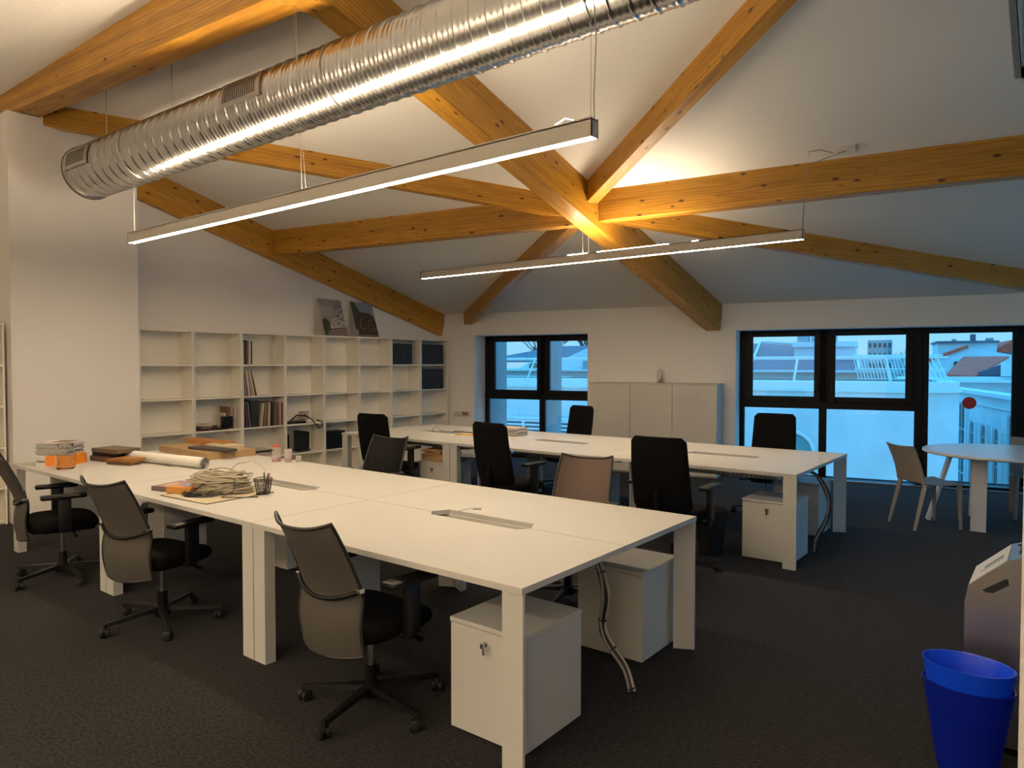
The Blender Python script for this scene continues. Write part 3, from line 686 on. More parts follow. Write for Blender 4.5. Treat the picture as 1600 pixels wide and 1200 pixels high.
board('photo_board', 6.285, .415, 'photo board of a white patterned building leaning on the wall above the bookcases', .32, -.0,
      [(0, [(0, 0), (1, 0), (1, 1), (0, 1)]), (5, [(0, .5), (.5, .55), (.6, .8), (0, .85)]), (3, [(0, 0), (.3, 0), (.32, .35), (.18, .48), (0, .42)]), (1, [(.28, .2), (1, .25), (1, .9), (.66, .8), (.62, .5), (.4, .48)]), (4, [(.15, 0), (1, 0), (1, .2), (.2, .12)]), (2, [(.2, .14), (1, .22), (1, .25), (.2, .17)])] + dots, pm)
dots = []
for i in range(70):
    a_, b_ = rnd.uniform(.2, .95), rnd.uniform(.1, .6); s_ = rnd.uniform(.015, .04); dots.append((rnd.choice([7, 8, 4, 7]), [(a_ - s_, b_ - s_), (a_ + s_ * .5, b_ - s_ * .7), (a_ + s_, b_ + s_), (a_ - s_ * .5, b_ + s_)]))
board('photo_board', 6.87, .415, 'darker photo board of a rust-coloured house and trees, right of the other one', .32, 0,
      [(6, [(0, 0), (1, 0), (1, 1), (0, 1)]), (3, [(0, .2), (.35, .2), (.3, .8), (.15, 1), (0, 1)]), (8, [(.1, .06), (1, .06), (1, .45), (.8, .68), (.2, .72), (.12, .4)]), (4, [(0, 0), (1, 0), (1, .06), (0, .05)])] + dots, pm)

# ------------------------------------------------------------------ tall gloss cabinet
cab = thing('storage_cabinet', 'tall glossy white three-door cabinet between the two windows', 'cabinet', tuple(Wp(2.60, -.44, 0)), AL)
bm = BM(); bx(bm, (0, .02, .0), (1.86, .43, 1.29)); obj('body', bm, M['white'], cab)
bm = BM(); bx(bm, (-.004, 0, 1.29), (1.866, .432, 1.308), bev=.001, seg=1); obj('top_panel', bm, M['white'], cab)
for i in range(3):
    bm = BM(); bx(bm, (.003 + i * .62, 0, .02), (.617 + i * .62, .019, 1.287), bev=.002, seg=1); obj('door', bm, M['gloss'], cab)
# glass dome ornament
dome = thing('glass_dome', 'small glass bell jar with a dark ornament on the tall cabinet', 'ornament', tuple(Wp(3.62, -.24, 1.3085)))
bm = BM(); lathe(bm, [(.001, 0), (.06, 0), (.062, .012), (.001, .013)], 24); obj('dome_base', bm, M['wood1'], dome)
bm = BM(); pr = [(.055, .0135), (.055, .15)] + [(.055 * math.cos(a * PI / 16), .15 + .055 * math.sin(a * PI / 16)) for a in range(1, 8)] + [(.001, .205)]
lathe(bm, pr, 24); lathe(bm, [(.008, .203), (.010, .212), (.001, .22)], 12); obj('dome_glass', bm, M['clearplas'], dome, smooth=True)
bm = BM(); lathe(bm, [(.001, .135), (.004, .13), (.022, .014), (.001, .0135)], 6, c=(.016, 0, 0)); lathe(bm, [(.001, .05), (.015, .04), (.02, .014), (.001, .0135)], 8, c=(-.022, .01, 0)); obj('figurine', bm, M['rim'], dome)
# low socket box on the back wall
bm = BM(); bx(bm, (-.14, -.03, .70), (.16, 0, .78), bev=.003); bx(bm, (.03, -.033, .715), (.14, -.03, .765), k=1); o = obj('wall_socket', bm, [M['whitem'], M['kraft']], loc=tuple(Wp(.13, 0, 0)), rot=(0, 0, AL)); tag(o, 'small pale socket box on the window wall, right of the corner bookcase', 'socket')

# ------------------------------------------------------------------ chairs
def starbase(t, hub=.055):
    for k in range(5):
        a = 2 * PI * k / 5 + .35
        d = Vector((math.cos(a), math.sin(a), 0)); s = Vector((-d.y, d.x, 0))
        bm = BM()
        pts = [(0, .03, .105, .075), (.12, .022, .10, .078), (.335, .013, .082, .062)]
        rings = []
        for r_, hw, zt, zb in pts:
            c_ = d * r_; rings.append([bm.verts.new(c_ + s * hw + Vector((0, 0, zb))), bm.verts.new(c_ + s * hw * .8 + Vector((0, 0, zt))), bm.verts.new(c_ - s * hw * .8 + Vector((0, 0, zt))), bm.verts.new(c_ - s * hw + Vector((0, 0, zb)))])
        for A, B in zip(rings, rings[1:]):
            for j in range(4): bm.faces.new((A[j], A[(j + 1) % 4], B[(j + 1) % 4], B[j]))
        bm.faces.new(rings[0]); bm.faces.new(rings[-1][::-1])
        L_ = obj('base_leg', bm, M['black'], t)
        bm = BM(); c_ = d * .33; sw = Vector((math.cos(a + 1.1), math.sin(a + 1.1), 0)); ax = Vector((-sw.y, sw.x, 0))
        cyl(bm, c_ + Vector((0, 0, .05)), c_ + Vector((0, 0, .08)), .009, 8)
        wc = c_ - sw * .012 + Vector((0, 0, .0275))
        for q in (-1, 1): tube(bm, [wc + ax * q * .006, wc + ax * q * .010, wc + ax * q * .022, wc + ax * q * .025], [.024, .0275, .0275, .022], 18)
        tube(bm, [wc + ax * -.005 + Vector((0, 0, .012)), wc + ax * .005 + Vector((0, 0, .012))], [.024, .024], 12)
        obj('caster', bm, M['blackrub'], L_, smooth='auto')
def seat_and_column(t, sw=.48, sd=.46, h=.475):
    bm = BM(); cyl(bm, (0, 0, .06), (0, 0, .20), .028, 20); cyl(bm, (0, 0, .05), (0, 0, .11), .045, 20); obj('column_sleeve', bm, M['black'], t, smooth='auto')
    bm = BM(); cyl(bm, (0, 0, .2), (0, 0, .36), .014, 16); obj('gas_lift', bm, M['chrome'], t, smooth='auto')
    bm = BM(); bx(bm, (-.09, -.13, .35), (.09, .12, .395), bev=.012); tube(bm, [(.05, .05, .365), (.2, .06, .36), (.27, .06, .355)], [.006, .006, .012], 8)
    bx(bm, (-.11, .1, .355), (.11, .2, .385), bev=.01); obj('mechanism', bm, M['black'], t, smooth='auto')
    bm = BM(); n = 8
    def outl(s_, z): 
        out = []
        for i in range(36):
            a = 2 * PI * i / 36; ca, sa = math.cos(a), math.sin(a); p = .45
            x = math.copysign(abs(ca) ** p, ca) * sw / 2 * s_; y = math.copysign(abs(sa) ** p, sa) * sd / 2 * s_
            out.append(bm.verts.new((x, y + .0, z + (-.03 * max(0, y / (sd / 2)) ** 3 if z > h - .05 else 0) - .01 * (1 - abs(x) / (sw / 2)) * s_)))
        return out
    prof = [(.55, h - .092), (.9, h - .09), (.98, h - .07), (1, h - .04), (.97, h - .012), (.88, h), (.6, h + .004), (.3, h + .003)]
    rs = [outl(*p) for p in prof]
    for A, B in zip(rs, rs[1:]):
        for j in range(36): bm.faces.new((A[j], A[(j + 1) % 36], B[(j + 1) % 36], B[j]))
    bm.faces.new(rs[0][::-1]); bm.faces.new(rs[-1])
    obj('seat', bm, M['blackfab'], t, smooth=True)
def arms(t, z=.655, xo=.275):
    for s in (-1, 1):
        bm = BM(); bx(bm, (s * xo - .018, -.045, .40), (s * xo + .018, .035, z - .02), bev=.008); bx(bm, (min(s * .1, s * xo), -.04, .385), (max(s * .1, s * xo), .03, .41), bev=.006)
        A = obj('armrest', bm, M['black'], t, smooth='auto')
        bm = BM(); bx(bm, (s * xo - .043, -.15, z - .025), (s * xo + .043, .13, z + .005), bev=.013, seg=3); obj('arm_pad', bm, M['black'], A, smooth='auto')
def mesh_chair(label, loc, rz, m=None, proto=None, group=None):
    if proto:
        r = dup(proto, loc, rz, label)
        if m is not None:
            for c_ in r.children:
                if c_.name.startswith('backrest_mesh'):
                    c_.data = c_.data.copy(); c_.data.materials[0] = m
        return r
    t = thing('office_chair', label, 'chair', loc, rz, group)
    starbase(t); seat_and_column(t); arms(t)
    def bp(u, v):     # u -1..1, v 0..1 ; y negative = behind
        hw = .212 + .006 * math.sin(PI * min(v, 1)) - .022 * v
        z = .352 + v * .555 + .030 * max(0, v - .4) / .6 * (abs(u) ** 3) - .022 * (1 - v) * (1 - abs(u) ** 2)
        k = max(0, v - .42)
        y = -.275 - .30 * k ** 1.25 + .06 * abs(u) ** 2.2 - .02 * math.sin(PI * min(1, v / .45)) * (1 if v < .45 else 0)
        return Vector((u * hw, y, z))
    bm = BM(); nu, nv = 14, 18
    G = [[bm.verts.new(bp(-1 + 2 * i / nu, j / nv)) for i in range(nu + 1)] for j in range(nv + 1)]
    for j in range(nv):
        for i in range(nu): bm.faces.new((G[j][i], G[j][i + 1], G[j + 1][i + 1], G[j + 1][i]))
    obj('backrest_mesh', bm, m or M['meshgrey'], t, smooth=True)
    bm = BM(); P_ = [bp(-1 + 2 * i / nu, 0) for i in range(nu + 1)] + [bp(1, j / nv) for j in range(1, nv + 1)] + [bp(1 - 2 * i / nu, 1) for i in range(1, nu + 1)] + [bp(-1, 1 - j / nv) for j in range(1, nv)]
    tube(bm, P_, .0075, 8, closed=True); obj('back_frame', bm, M['rim'], t, smooth=True)
    bm = BM(); L_ = [bp(-1 + 2 * i / 12, .50 - .06 * (1 - abs(-1 + 2 * i / 12) ** 2)) + Vector((0, -.012, 0)) for i in range(13)]
    for A, B in zip(L_, L_[1:]):
        pass
    tube(bm, L_, .009, 6); lb = obj('lumbar_bar', bm, M['black'], t, smooth=True)
    for s in (-1, 1):
        bm = BM(); p = bp(s, .5); bx(bm, p - Vector((.012, .022, .010)), p + Vector((.012, .010, .010)), bev=.003); obj('clip', bm, M['chrome'], lb)
    bm = BM()
    for s in (-1, 1): tube(bm, [(s * .05, -.08, .37), (s * .09, -.18, .37), (s * .12, -.215, .44), (s * .16, -.215, .60), bp(s * .97, .5) + Vector((0, .010, 0))], .010, 8)
    obj('back_bracket', bm, M['black'], t, smooth=True)
    return t
def spin(ch, deg):
    for c_ in ch.children:
        if c_.name.startswith('base_leg'): c_.rotation_euler.z = math.radians(deg)
    return ch
MC = mesh_chair('grey mesh-back office chair nearest the camera, in front of the desk', (-2.50, 2.15, 0), math.radians(0))
spin(mesh_chair('grey mesh-back office chair in the middle of the three along the near desk', (-4.32, 2.07, 0), math.radians(11), proto=MC), 21)
spin(mesh_chair('grey mesh-back office chair at the left edge, seen from its side', (-5.82, 2.06, 0), math.radians(-15), proto=MC), -5)
mesh_chair('brown see-through mesh chair behind the near desk', (-2.58, 3.92, 0), math.radians(192), M['meshbrown'], MC)
mesh_chair('dark mesh chair behind the near desk, in front of a tall black chair', (-4.70, 3.98, 0), math.radians(190), M['meshblack'], MC)
spin(MC, -25)
def black_chair(label, loc, rz, proto=None, group=None):
    if proto: return dup(proto, loc, rz, label)
    t = thing('office_chair', label, 'chair', loc, rz, group)
    starbase(t); seat_and_column(t, .50, .48, .49); arms(t, .67, .29)
    bm = BM(); n = 36; nz = 14
    rings = []
    for k in range(nz + 1):
        v = k / nz; z = .475 + .575 * v; hw = .232 - .018 * v ** 2; th = .032
        e = min(1, math.sqrt(max(0, 1 - (2 * v - 1) ** 16)) + .0); e = max(e, .86)
        ring = []
        for i in range(n):
            a = 2 * PI * i / n; ca, sa = math.cos(a), math.sin(a)
            x = math.copysign(abs(ca) ** .35, ca) * hw * (e if k in (0, nz) else 1); yy_ = math.copysign(abs(sa) ** .5, sa) * th * (.5 if k in (0, nz) else 1)
            y_ = -.235 - .10 * v ** 1.1 - .018 * math.sin(PI * v) + yy_ + .035 * (x / .23) ** 2
            ring.append(bm.verts.new((x, y_, z + (-.006 if k == nz else 0))))
        rings.append(ring)
    for A, B in zip(rings, rings[1:]):
        for j in range(n): bm.faces.new((A[j], A[(j + 1) % n], B[(j + 1) % n], B[j]))
    bm.faces.new(rings[0][::-1]); bm.faces.new(rings[-1]); obj('backrest', bm, M['blackfab'], t, smooth='auto')
    bm = BM(); tube(bm, [(0, -.10, .37), (0, -.24, .38), (0, -.30, .46), (0, -.315, .64)], [.03, .028, .025, .02], 10); obj('back_bracket', bm, M['blackfab'], t, smooth=True)
    return t
BC = black_chair('tall black chair with its back to the camera at the far desk', (-2.36, 5.08, 0), math.radians(2))
black_chair('tall black office chair turned to the right at the middle of the far desk', (-4.12, 5.30, 0), math.radians(-7), BC)
black_chair('tall black office chair at the left end of the far desk, by the bookcases', (-5.93, 5.42, 0), math.radians(4), BC)
black_chair('tall black office chair behind the far desk, in front of the right window', (-2.44, 7.50, 0), math.radians(183), BC)
black_chair('tall black office chair behind the far desk, in front of the cabinet', (-4.98, 7.46, 0), math.radians(163), BC)

# waste basket behind the black chair
bk = thing('waste_basket', 'black tapered waste basket on the floor beside the tall black chair', 'bin', (-1.98, 5.33, 0)) if False else None
bm = BM(); lathe(bm, [(.0001, .0), (.095, .0), (.135, .36), (.140, .37), (.130, .37), (.092, .01), (.0001, .01)], 28)
o = obj('waste_basket', bm, M['blackrub'], loc=(-2.30, 5.66, 0)); tag(o, 'black tapered waste basket on the floor right of the tall black chair', 'bin')

# ------------------------------------------------------------------ round table and plastic chairs
rt = thing('round_table', 'round white meeting table by the balcony door', 'table', (-.40, 8.27, 0))
bm = BM(); lathe(bm, [(.0001, .712), (.70, .712), (.715, .72), (.715, .736), (.71, .74), (.0001, .74)], 72); obj('tabletop', bm, M['tabletop'], rt, smooth='auto')
for k, (dx, dy) in enumerate(((-.30, -.35), (-.42, .16), (.02, .42), (.30, -.30))):
    pass
def tleg(top, bot, w_=.125, th=.028, ang=0):
    bm = BM(); a = Vector((math.cos(ang), math.sin(ang), 0)); b = Vector((-a.y, a.x, 0))
    T = Vector(top); B = Vector(bot); q = []
    for P_, z in ((B, 0), (T, .712)):
        q.append([bm.verts.new(P_ + a * sx * w_ / 2 + b * sy * th / 2 + Vector((0, 0, z))) for sx, sy in ((-1, -1), (1, -1), (1, 1), (-1, 1))])
    for j in range(4): bm.faces.new((q[0][j], q[0][(j + 1) % 4], q[1][(j + 1) % 4], q[1][j]))
    bm.faces.new(q[0][::-1]); bm.faces.new(q[1]); obj('leg', bm, M['whitem'], rt)
tleg((-.20, -.33, 0), (-.205, -.33, 0), .125, .03, 0)
tleg((-.47, .10, 0), (-.66, .0, 0), .03, .11, .3)
tleg((-.28, .43, 0), (-.30, .46, 0), .10, .03, 0)
tleg((.14, .28, 0), (.20, .30, 0), .03, .11, .2)
def plastic_chair(label, loc, rz, proto=None):
    if proto: return dup(proto, loc, rz, label)
    t = thing('plastic_chair', label, 'chair', loc, rz)
    th = .007
    def sh(u, s_):      # s 0 front of the seat .. 1 .. 2 top of the back ; chair faces +Y
        if s_ < 1: y = .19 - .38 * s_; z = .455 - .012 * math.sin(PI * s_) + .0 ; hw = .215 - .012 * s_
        else:
            q = s_ - 1; y = -.19 - .045 * q - .075 * q ** 2; z = .455 + .345 * q; hw = .205 - .010 * math.sin(PI * min(1, q)) * .6 + .0 * q
        cur = .03 * (1 - u * u) * (1 if s_ > 1 else 0) * min(1, (s_ - 1) * 3 if s_ > 1 else 0)
        dip = -.012 * (1 - u * u) if s_ < 1 else .0
        zt = .010 * u * u if s_ > 1.8 else 0
        return Vector((u * hw, y - cur, z + dip + zt))
    bm = BM(); nu, ns = 10, 26; GA = []; GB = []
    for j in range(ns + 1):
        s_ = 2 * j / ns; GA.append([bm.verts.new(sh(-1 + 2 * i / nu, s_)) for i in range(nu + 1)])
    for j in range(ns):
        for i in range(nu): bm.faces.new((GA[j][i], GA[j][i + 1], GA[j + 1][i + 1], GA[j + 1][i]))
    bmesh.ops.recalc_face_normals(bm, faces=bm.faces[:]); bmesh.ops.solidify(bm, geom=bm.faces[:], thickness=.012)
    obj('seat_shell', bm, M['plastic'], t, smooth='auto')
    bm_legs = [((-.18, .17), (-.185, .185)), ((.18, .17), (.185, .185)), ((-.185, -.18), (-.195, -.285)), ((.185, -.18), (.195, -.285))]
    for (a_, b_) in bm_legs:
        bm = BM(); tube(bm, [(b_[0], b_[1], .008), (a_[0] * .99, a_[1], .43), (a_[0] * .97, a_[1] + (0 if a_[1] > 0 else -.0), .452)], [.018, .028, .026], 4); L_ = obj('leg', bm, M['plastic'], t)
        bm = BM(); cyl(bm, (b_[0], b_[1], 0), (b_[0], b_[1], .01), .013, 8); obj('foot', bm, M['blackrub'], L_)
    return t
PC = plastic_chair('beige plastic chair at the left of the round table', (-1.00, 7.90, 0), math.radians(-47))
plastic_chair('beige plastic chair at the right edge, on the far side of the round table', (-.19, 8.93, 0), math.radians(186), PC)

# ------------------------------------------------------------------ blue bins and steel recycling bin
def oval_bin(label, loc, z0, rz, m):
    t = thing('waste_bin', label, 'bin', (loc[0], loc[1], z0), rz)
    bm = BM(); n = 48; rings = []
    prof = [(.0001, .004, 0), (.088, .0, 0), (.100, .06, 0), (.145, .36, 1), (.147, .366, 1), (.142, .366, 1), (.139, .36, 1), (.097, .065, 0), (.085, .008, 0), (.0001, .010, 0)]
    for r_, z, q in prof:
        rings.append([bm.verts.new((r_ * 1.04 * math.cos(2 * PI * j / n), r_ * .78 * math.sin(2 * PI * j / n), z + q * .003 * -math.cos(2 * PI * j / n))) for j in range(n)])
    for A, B in zip(rings, rings[1:]):
        for j in range(n): bm.faces.new((A[j], A[(j + 1) % n], B[(j + 1) % n], B[j]))
    obj('bin_body', bm, m, t, smooth='auto'); return t
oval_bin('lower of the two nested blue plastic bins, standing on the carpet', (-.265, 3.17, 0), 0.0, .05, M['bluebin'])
oval_bin('upper blue plastic bin nested in the other one', (-.265, 3.17, 0), .075, .02, mat('lit_blue_plastic', (.004, .06, .75), .3))  # brighter blue: light through the translucent upper bin put into the colour
rb = thing('recycling_bin', 'steel recycling bin with a sloping slotted lid and cut-out handle', 'bin', (-.305, 3.45, 0))
prof = [(0, .03), (0, .595), (.012, .665), (.145, .790), (.21, .815), (.62, .83), (.62, .03)]
bm = BM(); prism(bm, [(x, 0, z) for x, z in prof], (0, .34, 0)); obj('cabinet_body', bm, M['steel'], rb)
bm = BM(); bx(bm, (.01, .01, 0), (.61, .33, .03)); obj('plinth', bm, M['black'], rb)
def slope_pt(s_, y, off=.002):     # along the slanted lid
    a_ = Vector((.012, 0, .665)); b_ = Vector((.145, 0, .790)); d_ = b_ - a_; nrm = Vector((-d_.z, 0, d_.x)).normalized()
    p = a_ + d_ * s_ + nrm * off; return Vector((p.x, y, p.z))
bm = BM()
vs = [slope_pt(.02, .008, .0025), slope_pt(.99, .008, .0025), slope_pt(.99, .332, .0025), slope_pt(.02, .332, .0025)]
nrm = Vector((-.125, 0, .133)).normalized(); prism(bm, vs, -nrm * .002); obj('lid_plate', bm, M['whitem'], rb)
bm = BM(); prism(bm, [slope_pt(.35, .15, .003), slope_pt(.85, .15, .003), slope_pt(.85, .175, .003), slope_pt(.35, .175, .003)], nrm * .0005); obj('lid_slot', bm, M['ink'], rb)
bm = BM(); prism(bm, [(.06, -.0012, .655), (.075, -.0012, .648), (.098, -.0012, .650), (.150, -.0012, .690), (.148, -.0012, .712), (.14, -.0012, .716)], (0, .0012, 0)); obj('handle_cutout', bm, M['ink'], rb)
bm = BM()
for (x0_, y0_, x1_, y1_) in ((.18, .04, .23, .10), (.24, .04, .26, .12), (.18, .13, .25, .16), (.17, .19, .26, .21), (.18, .24, .22, .28)):
    bx(bm, (x0_, y0_, .815 + (x0_ - .21) * .036 + .002), (x1_, y1_, .815 + (x1_ - .21) * .036 + .004))
for i in range(7):
    s0 = .28 + i * .085; prism(bm, [slope_pt(s0, .105, .003), slope_pt(s0 + .06, .108, .003), slope_pt(s0 + .05, .128, .003), slope_pt(s0 + .01, .12, .003)], nrm * .0005)
obj('lid_lettering', bm, M['ink'], rb)

# ------------------------------------------------------------------ things on the near desk
HD = .7405
# pile of magazines with the orange-backed catalogue pile beneath
def magaz(x, y, z, rz, lx, ly, h, m, label, group, name='magazine', m2=None):
    t = thing(name, label, 'magazine', (x, y, z), rz, group)
    bm = BM(); bx(bm, (-lx / 2, -ly / 2, 0), (lx / 2, ly / 2, h * .14)); bx(bm, (-lx / 2, -ly / 2, h * .88), (lx / 2, ly / 2, h)); bx(bm, (-lx / 2, ly / 2 - .002, 0), (lx / 2, ly / 2, h)); obj('cover', bm, m, t)
    bm = BM(); bx(bm, (-lx / 2 + .002, -ly / 2 + .002, h * .16), (lx / 2 - .002, ly / 2 - .002, h * .84)); obj('pages', bm, m2 or M['paper'], t)
    return t
# lower: six thick catalogues side by side on their long edges? -> lying flat, spine with white and orange field
cat = thing('catalogue_pile', '', 'magazine') if False else None
z = HD
rzm = math.radians(42)
for i in range(5):
    h = .0165
    t = thing('catalogue', ['lowest', 'second lowest', 'middle', 'second highest', 'highest'][i] + ' orange and white catalogue under the magazines by the glass jar', 'magazine', (-6.635, 2.355, z), rzm, 'orange and white catalogues under the magazines')
    bm = BM(); bx(bm, (-.137, -.13, 0), (.137, .13, h - .0008), bev=.0008, seg=1); obj('pages', bm, M['paper'], t)
    bm = BM(); bx(bm, (-.062, -.1308, .0), (.1378, -.1295, h - .0004)); bx(bm, (.1365, -.1308, 0), (.1378, .12, h - .0004)); bx(bm, (-.05, -.1308, h - .0008), (.1378, .12, h - .0003)); obj('orange_band', bm, M['orange'], t)
    bm = BM(); bx(bm, (.02, -.1312, .007), (.05, -.1307, .011)); obj('band_print', bm, SP[3], t)
    if i == 4: letters_z = z
    z += h
# lettering on the white end of the catalogue pile
fc = bpy.data.curves.new('spine_lettering', 'FONT'); fc.body = 'Gatha'; fc.size = .027; fc.extrude = .0003; fc.offset = .0006
lt = bpy.data.objects.new('spine_lettering', fc); COL.objects.link(lt)
bpy.context.view_layer.update()
me = bpy.data.meshes.new_from_object(lt); bpy.data.objects.remove(lt)
lt = bpy.data.objects.new('spine_lettering', me); COL.objects.link(lt); me.materials.append(M['ink'])
top_cat = t; lt.parent = top_cat; lt.location = (-.130, -.1315, -.036); lt.rotation_euler = (PI / 2, 0, 0)
tops = [SP[0], SP[8], SP[1], SP[0], SP[9], SP[4], SP[0], SP[8]]
for i in range(10):
    h = .0098; dx = .012 * math.sin(i * 2.1); 
    magaz(-6.69 + dx, 2.36 + .006 * math.cos(i * 1.7), z, rzm + .03 * math.sin(i * 3.3) - .03, .26, .24, h, (SP[1], SP[4], SP[9], SP[8], SP[1])[i % 5] if i < 9 else M['paper'], ['lowest', 'second', 'third', 'fourth', 'fifth', 'sixth', 'seventh', 'eighth', 'ninth'][i] + ' magazine, counted upwards, on the orange catalogues by the glass jar' if i < 9 else 'top magazine of the tall pile with a brown picture on its cover', 'magazines in the upper half of the pile' if i < 9 else None)
    z += h + .0006
bm = BM(); bx(bm, (-.04, -.08, 0), (.12, .11, .0004)); bx(bm, (-.12, -.11, 0), (-.07, -.02, .0004), k=1)
o = obj('cover_picture', bm, [flat('cover_brown', (.22, .14, .11)), SP[8]], loc=(0, 0, .0099)); 
for q in list(bpy.data.objects):
    if q.get('label', '').startswith('top magazine'): o.parent = q
# glass jar
jar = thing('glass_jar', 'clear glass preserving jar in front of the magazine pile', 'jar', (-6.30, 2.262, HD))
bm = BM(); R_ = .06
pr = [(.0001, .002), (.052, .0), (.060, .012), (.061, .10), (.056, .125), (.046, .142), (.044, .155), (.049, .16), (.049, .178), (.045, .18), (.043, .178), (.040, .156), (.042, .142), (.052, .124), (.057, .1), (.056, .014), (.048, .006), (.0001, .007)]
lathe(bm, [(a_ * 1.14, b_ * 1.14) for a_, b_ in pr], 40); obj('jar_glass', bm, M['clear'], jar, smooth='auto')
bm = BM(); tube(bm, [(.0575 * math.cos(a * PI / 12), .0575 * math.sin(a * PI / 12), .180) for a in range(24)], .0015, 6, closed=True); obj('wire_ring', bm, M['chrome'], jar)
# dark books/wood samples behind the jar
def slab(name, label, cat, loc, rz, dims, m, group=None, bev=.001, rx=0):
    bm = BM(); bx(bm, (-dims[0] / 2, -dims[1] / 2, 0), (dims[0] / 2, dims[1] / 2, dims[2]), bev=bev, seg=1)
    o = obj(name, bm, m, loc=loc, rot=(rx, 0, rz)); return tag(o, label, cat, group)
slab('dark_book', 'thick dark book at the bottom behind the glass jar', 'book', (-6.53, 2.72, HD), .2, (.34, .20, .045), M['wood2'])
slab('dark_book', 'dark book in the middle of the stack behind the glass jar', 'book', (-6.54, 2.73, HD + .046), .25, (.30, .19, .03), M['black'])
slab('dark_book', 'taupe folder on top of the stack behind the glass jar', 'book', (-6.50, 2.73, HD + .077), .18, (.36, .21, .034), flat('taupe', (.12, .085, .05)))
slab('wood_sample', 'lower dark wood sample right of the stacked dark books', 'sample', (-6.20, 2.66, HD), .3, (.26, .10, .018), M['wood2'])
slab('wood_sample', 'middle reddish wood sample right of the stacked dark books', 'sample', (-6.22, 2.68, HD + .019), .25, (.30, .10, .020), M['wood1'])
slab('wood_sample', 'top orange wood sample right of the stacked dark books', 'sample', (-6.16, 2.70, HD + .040), .32, (.22, .11, .016), M['wood1'])
# paper tube
tb = thing('paper_roll', 'long white rolled drawing lying across the near desk', 'roll', (-6.01, 2.86, HD + .046), math.radians(8.3))
bm = BM(); tube(bm, [(-.60, 0, 0), (.60, 0, 0)], .044, 28, cap=False); tube(bm, [(.60, 0, 0), (-.60, 0, 0)], .039, 28, cap=False)
obj('outer_sheet', bm, M['paper'], tb, smooth=True)
bm = BM(); sp = []
for i in range(90):
    a = i * .28; r_ = .006 + .00036 * i; sp.append((math.cos(a) * r_, math.sin(a) * r_))
for k_, (xa, xb) in enumerate(((-.598, .597),)):
    A = [bm.verts.new((xa, y_, z_)) for y_, z_ in sp]; B = [bm.verts.new((xb, y_, z_)) for y_, z_ in sp]
    for j in range(len(sp) - 1): bm.faces.new((A[j], A[j + 1], B[j + 1], B[j]))
obj('inner_spiral', bm, M['paper'], tb)
bm = BM()
for j in range(0, 84, 3):
    y_, z_ = sp[j]; y2, z2 = sp[j + 2]; tube(bm, [(.5985, y_, z_), (.5985, y2, z2)], .0012, 4)
tube(bm, [(.59, .0445 * math.cos(a), .0445 * math.sin(a)) for a in [2 * PI * i / 24 for i in range(24)]], .0010, 4, closed=True)
tube(bm, [(-.59, .0445 * math.cos(a), .0445 * math.sin(a)) for a in [2 * PI * i / 24 for i in range(24)]], .0010, 4, closed=True)
obj('printed_edge', bm, M['ink'], tb)
# cardboard box + samples on the far side of the near desk
# front-right bottom edge from (-5.86,3.20) to (-5.93,3.70)?  big flat carton
cb = thing('flat_carton', 'large flat brown cardboard carton under the wood samples', 'box', (-6.33, 3.48, HD), math.radians(-3))
bm = BM(); bx(bm, (-.50, -.24, 0), (.47, .22, .06), bev=.002, seg=1); obj('carton_body', bm, M['card'], cb)
bm = BM(); bx(bm, (-.50, -.242, .058), (.47, -.02, .0612)); bx(bm, (-.50, -.016, .058), (.47, .221, .0612)); obj('carton_flap', bm, M['card'], cb)
slab('wood_board', 'long reddish brown wooden board at the back of the carton', 'board', (-6.52, 3.60, HD + .062), .02, (.66, .14, .045), M['wood1'])
slab('stone_sample', 'pale cream sample slab on the carton', 'sample', (-6.16, 3.55, HD + .062), .0, (.36, .19, .03), M['cardlight'])
slab('dark_board', 'narrow dark grey board at the front of the carton', 'board', (-6.06, 3.37, HD + .0625), .12, (.52, .13, .022), flat('charcoal_board', (.05, .043, .04)))
slab('light_board', 'thin tan board below the dark grey one on the carton', 'board', (-6.34, 3.36, HD + .0622), .3, (.10, .09, .012), M['wood3'])
# cable pile, mat, book, wood block, mouse
bm = BM(); pts = [(-.27, -.15), (.27, -.15), (.27, .15), (-.27, .15)]; bx(bm, (-.25, -.24, 0), (.25, .24, .003), bev=.001, seg=1)
o = obj('desk_mat', bm, M['cardlight'], loc=(-4.29, 2.42, HD), rot=(0, 0, .06)); tag(o, 'tan cork desk mat under the coiled cable', 'mat')
bm = BM(); tube(bm, [(-.25, -.24, .003), (.25, -.24, .003), (.25, .24, .003), (-.25, .24, .003)], .0022, 5, closed=True); e_ = obj('mat_edge', bm, M['black'], o)
pz = HD + .004
bm = BM()
for lp in coil((0, 0, 0), .205, .005, 8, 52, .105, 11, wob=.36): tube(bm, lp, .005, 6, closed=True)
for lp in coil((.04, .02, 0), .15, .0045, 8, 16, .125, 5, wob=.3): tube(bm, lp, .0045, 6, closed=True)
tube(bm, [(.0, .05, .10), (.06, .10, .17), (.16, .12, .19), (.27, .08, .15), (.32, .02, .08)], .0030, 6)
o = obj('cable_coil', bm, M['cablewhite'], loc=(-4.35, 2.47, pz), rot=(0, 0, .45), smooth=True); tag(o, 'big coil of cream network cable on the near desk', 'cable')
bm = BM()
for lp in coil((0, 0, 0), .15, .0035, 6, 5, .015, 21, wob=.5): tube(bm, lp, .0035, 6, closed=True)
tube(bm, [(-.08, -.02, .004), (.0, .0, .06), (.1, .04, .12), (.2, .08, .10), (.22, .04, .03), (.2, -.04, .006), (.3, .0, .004), (.40, .06, .004)], .0035, 6)
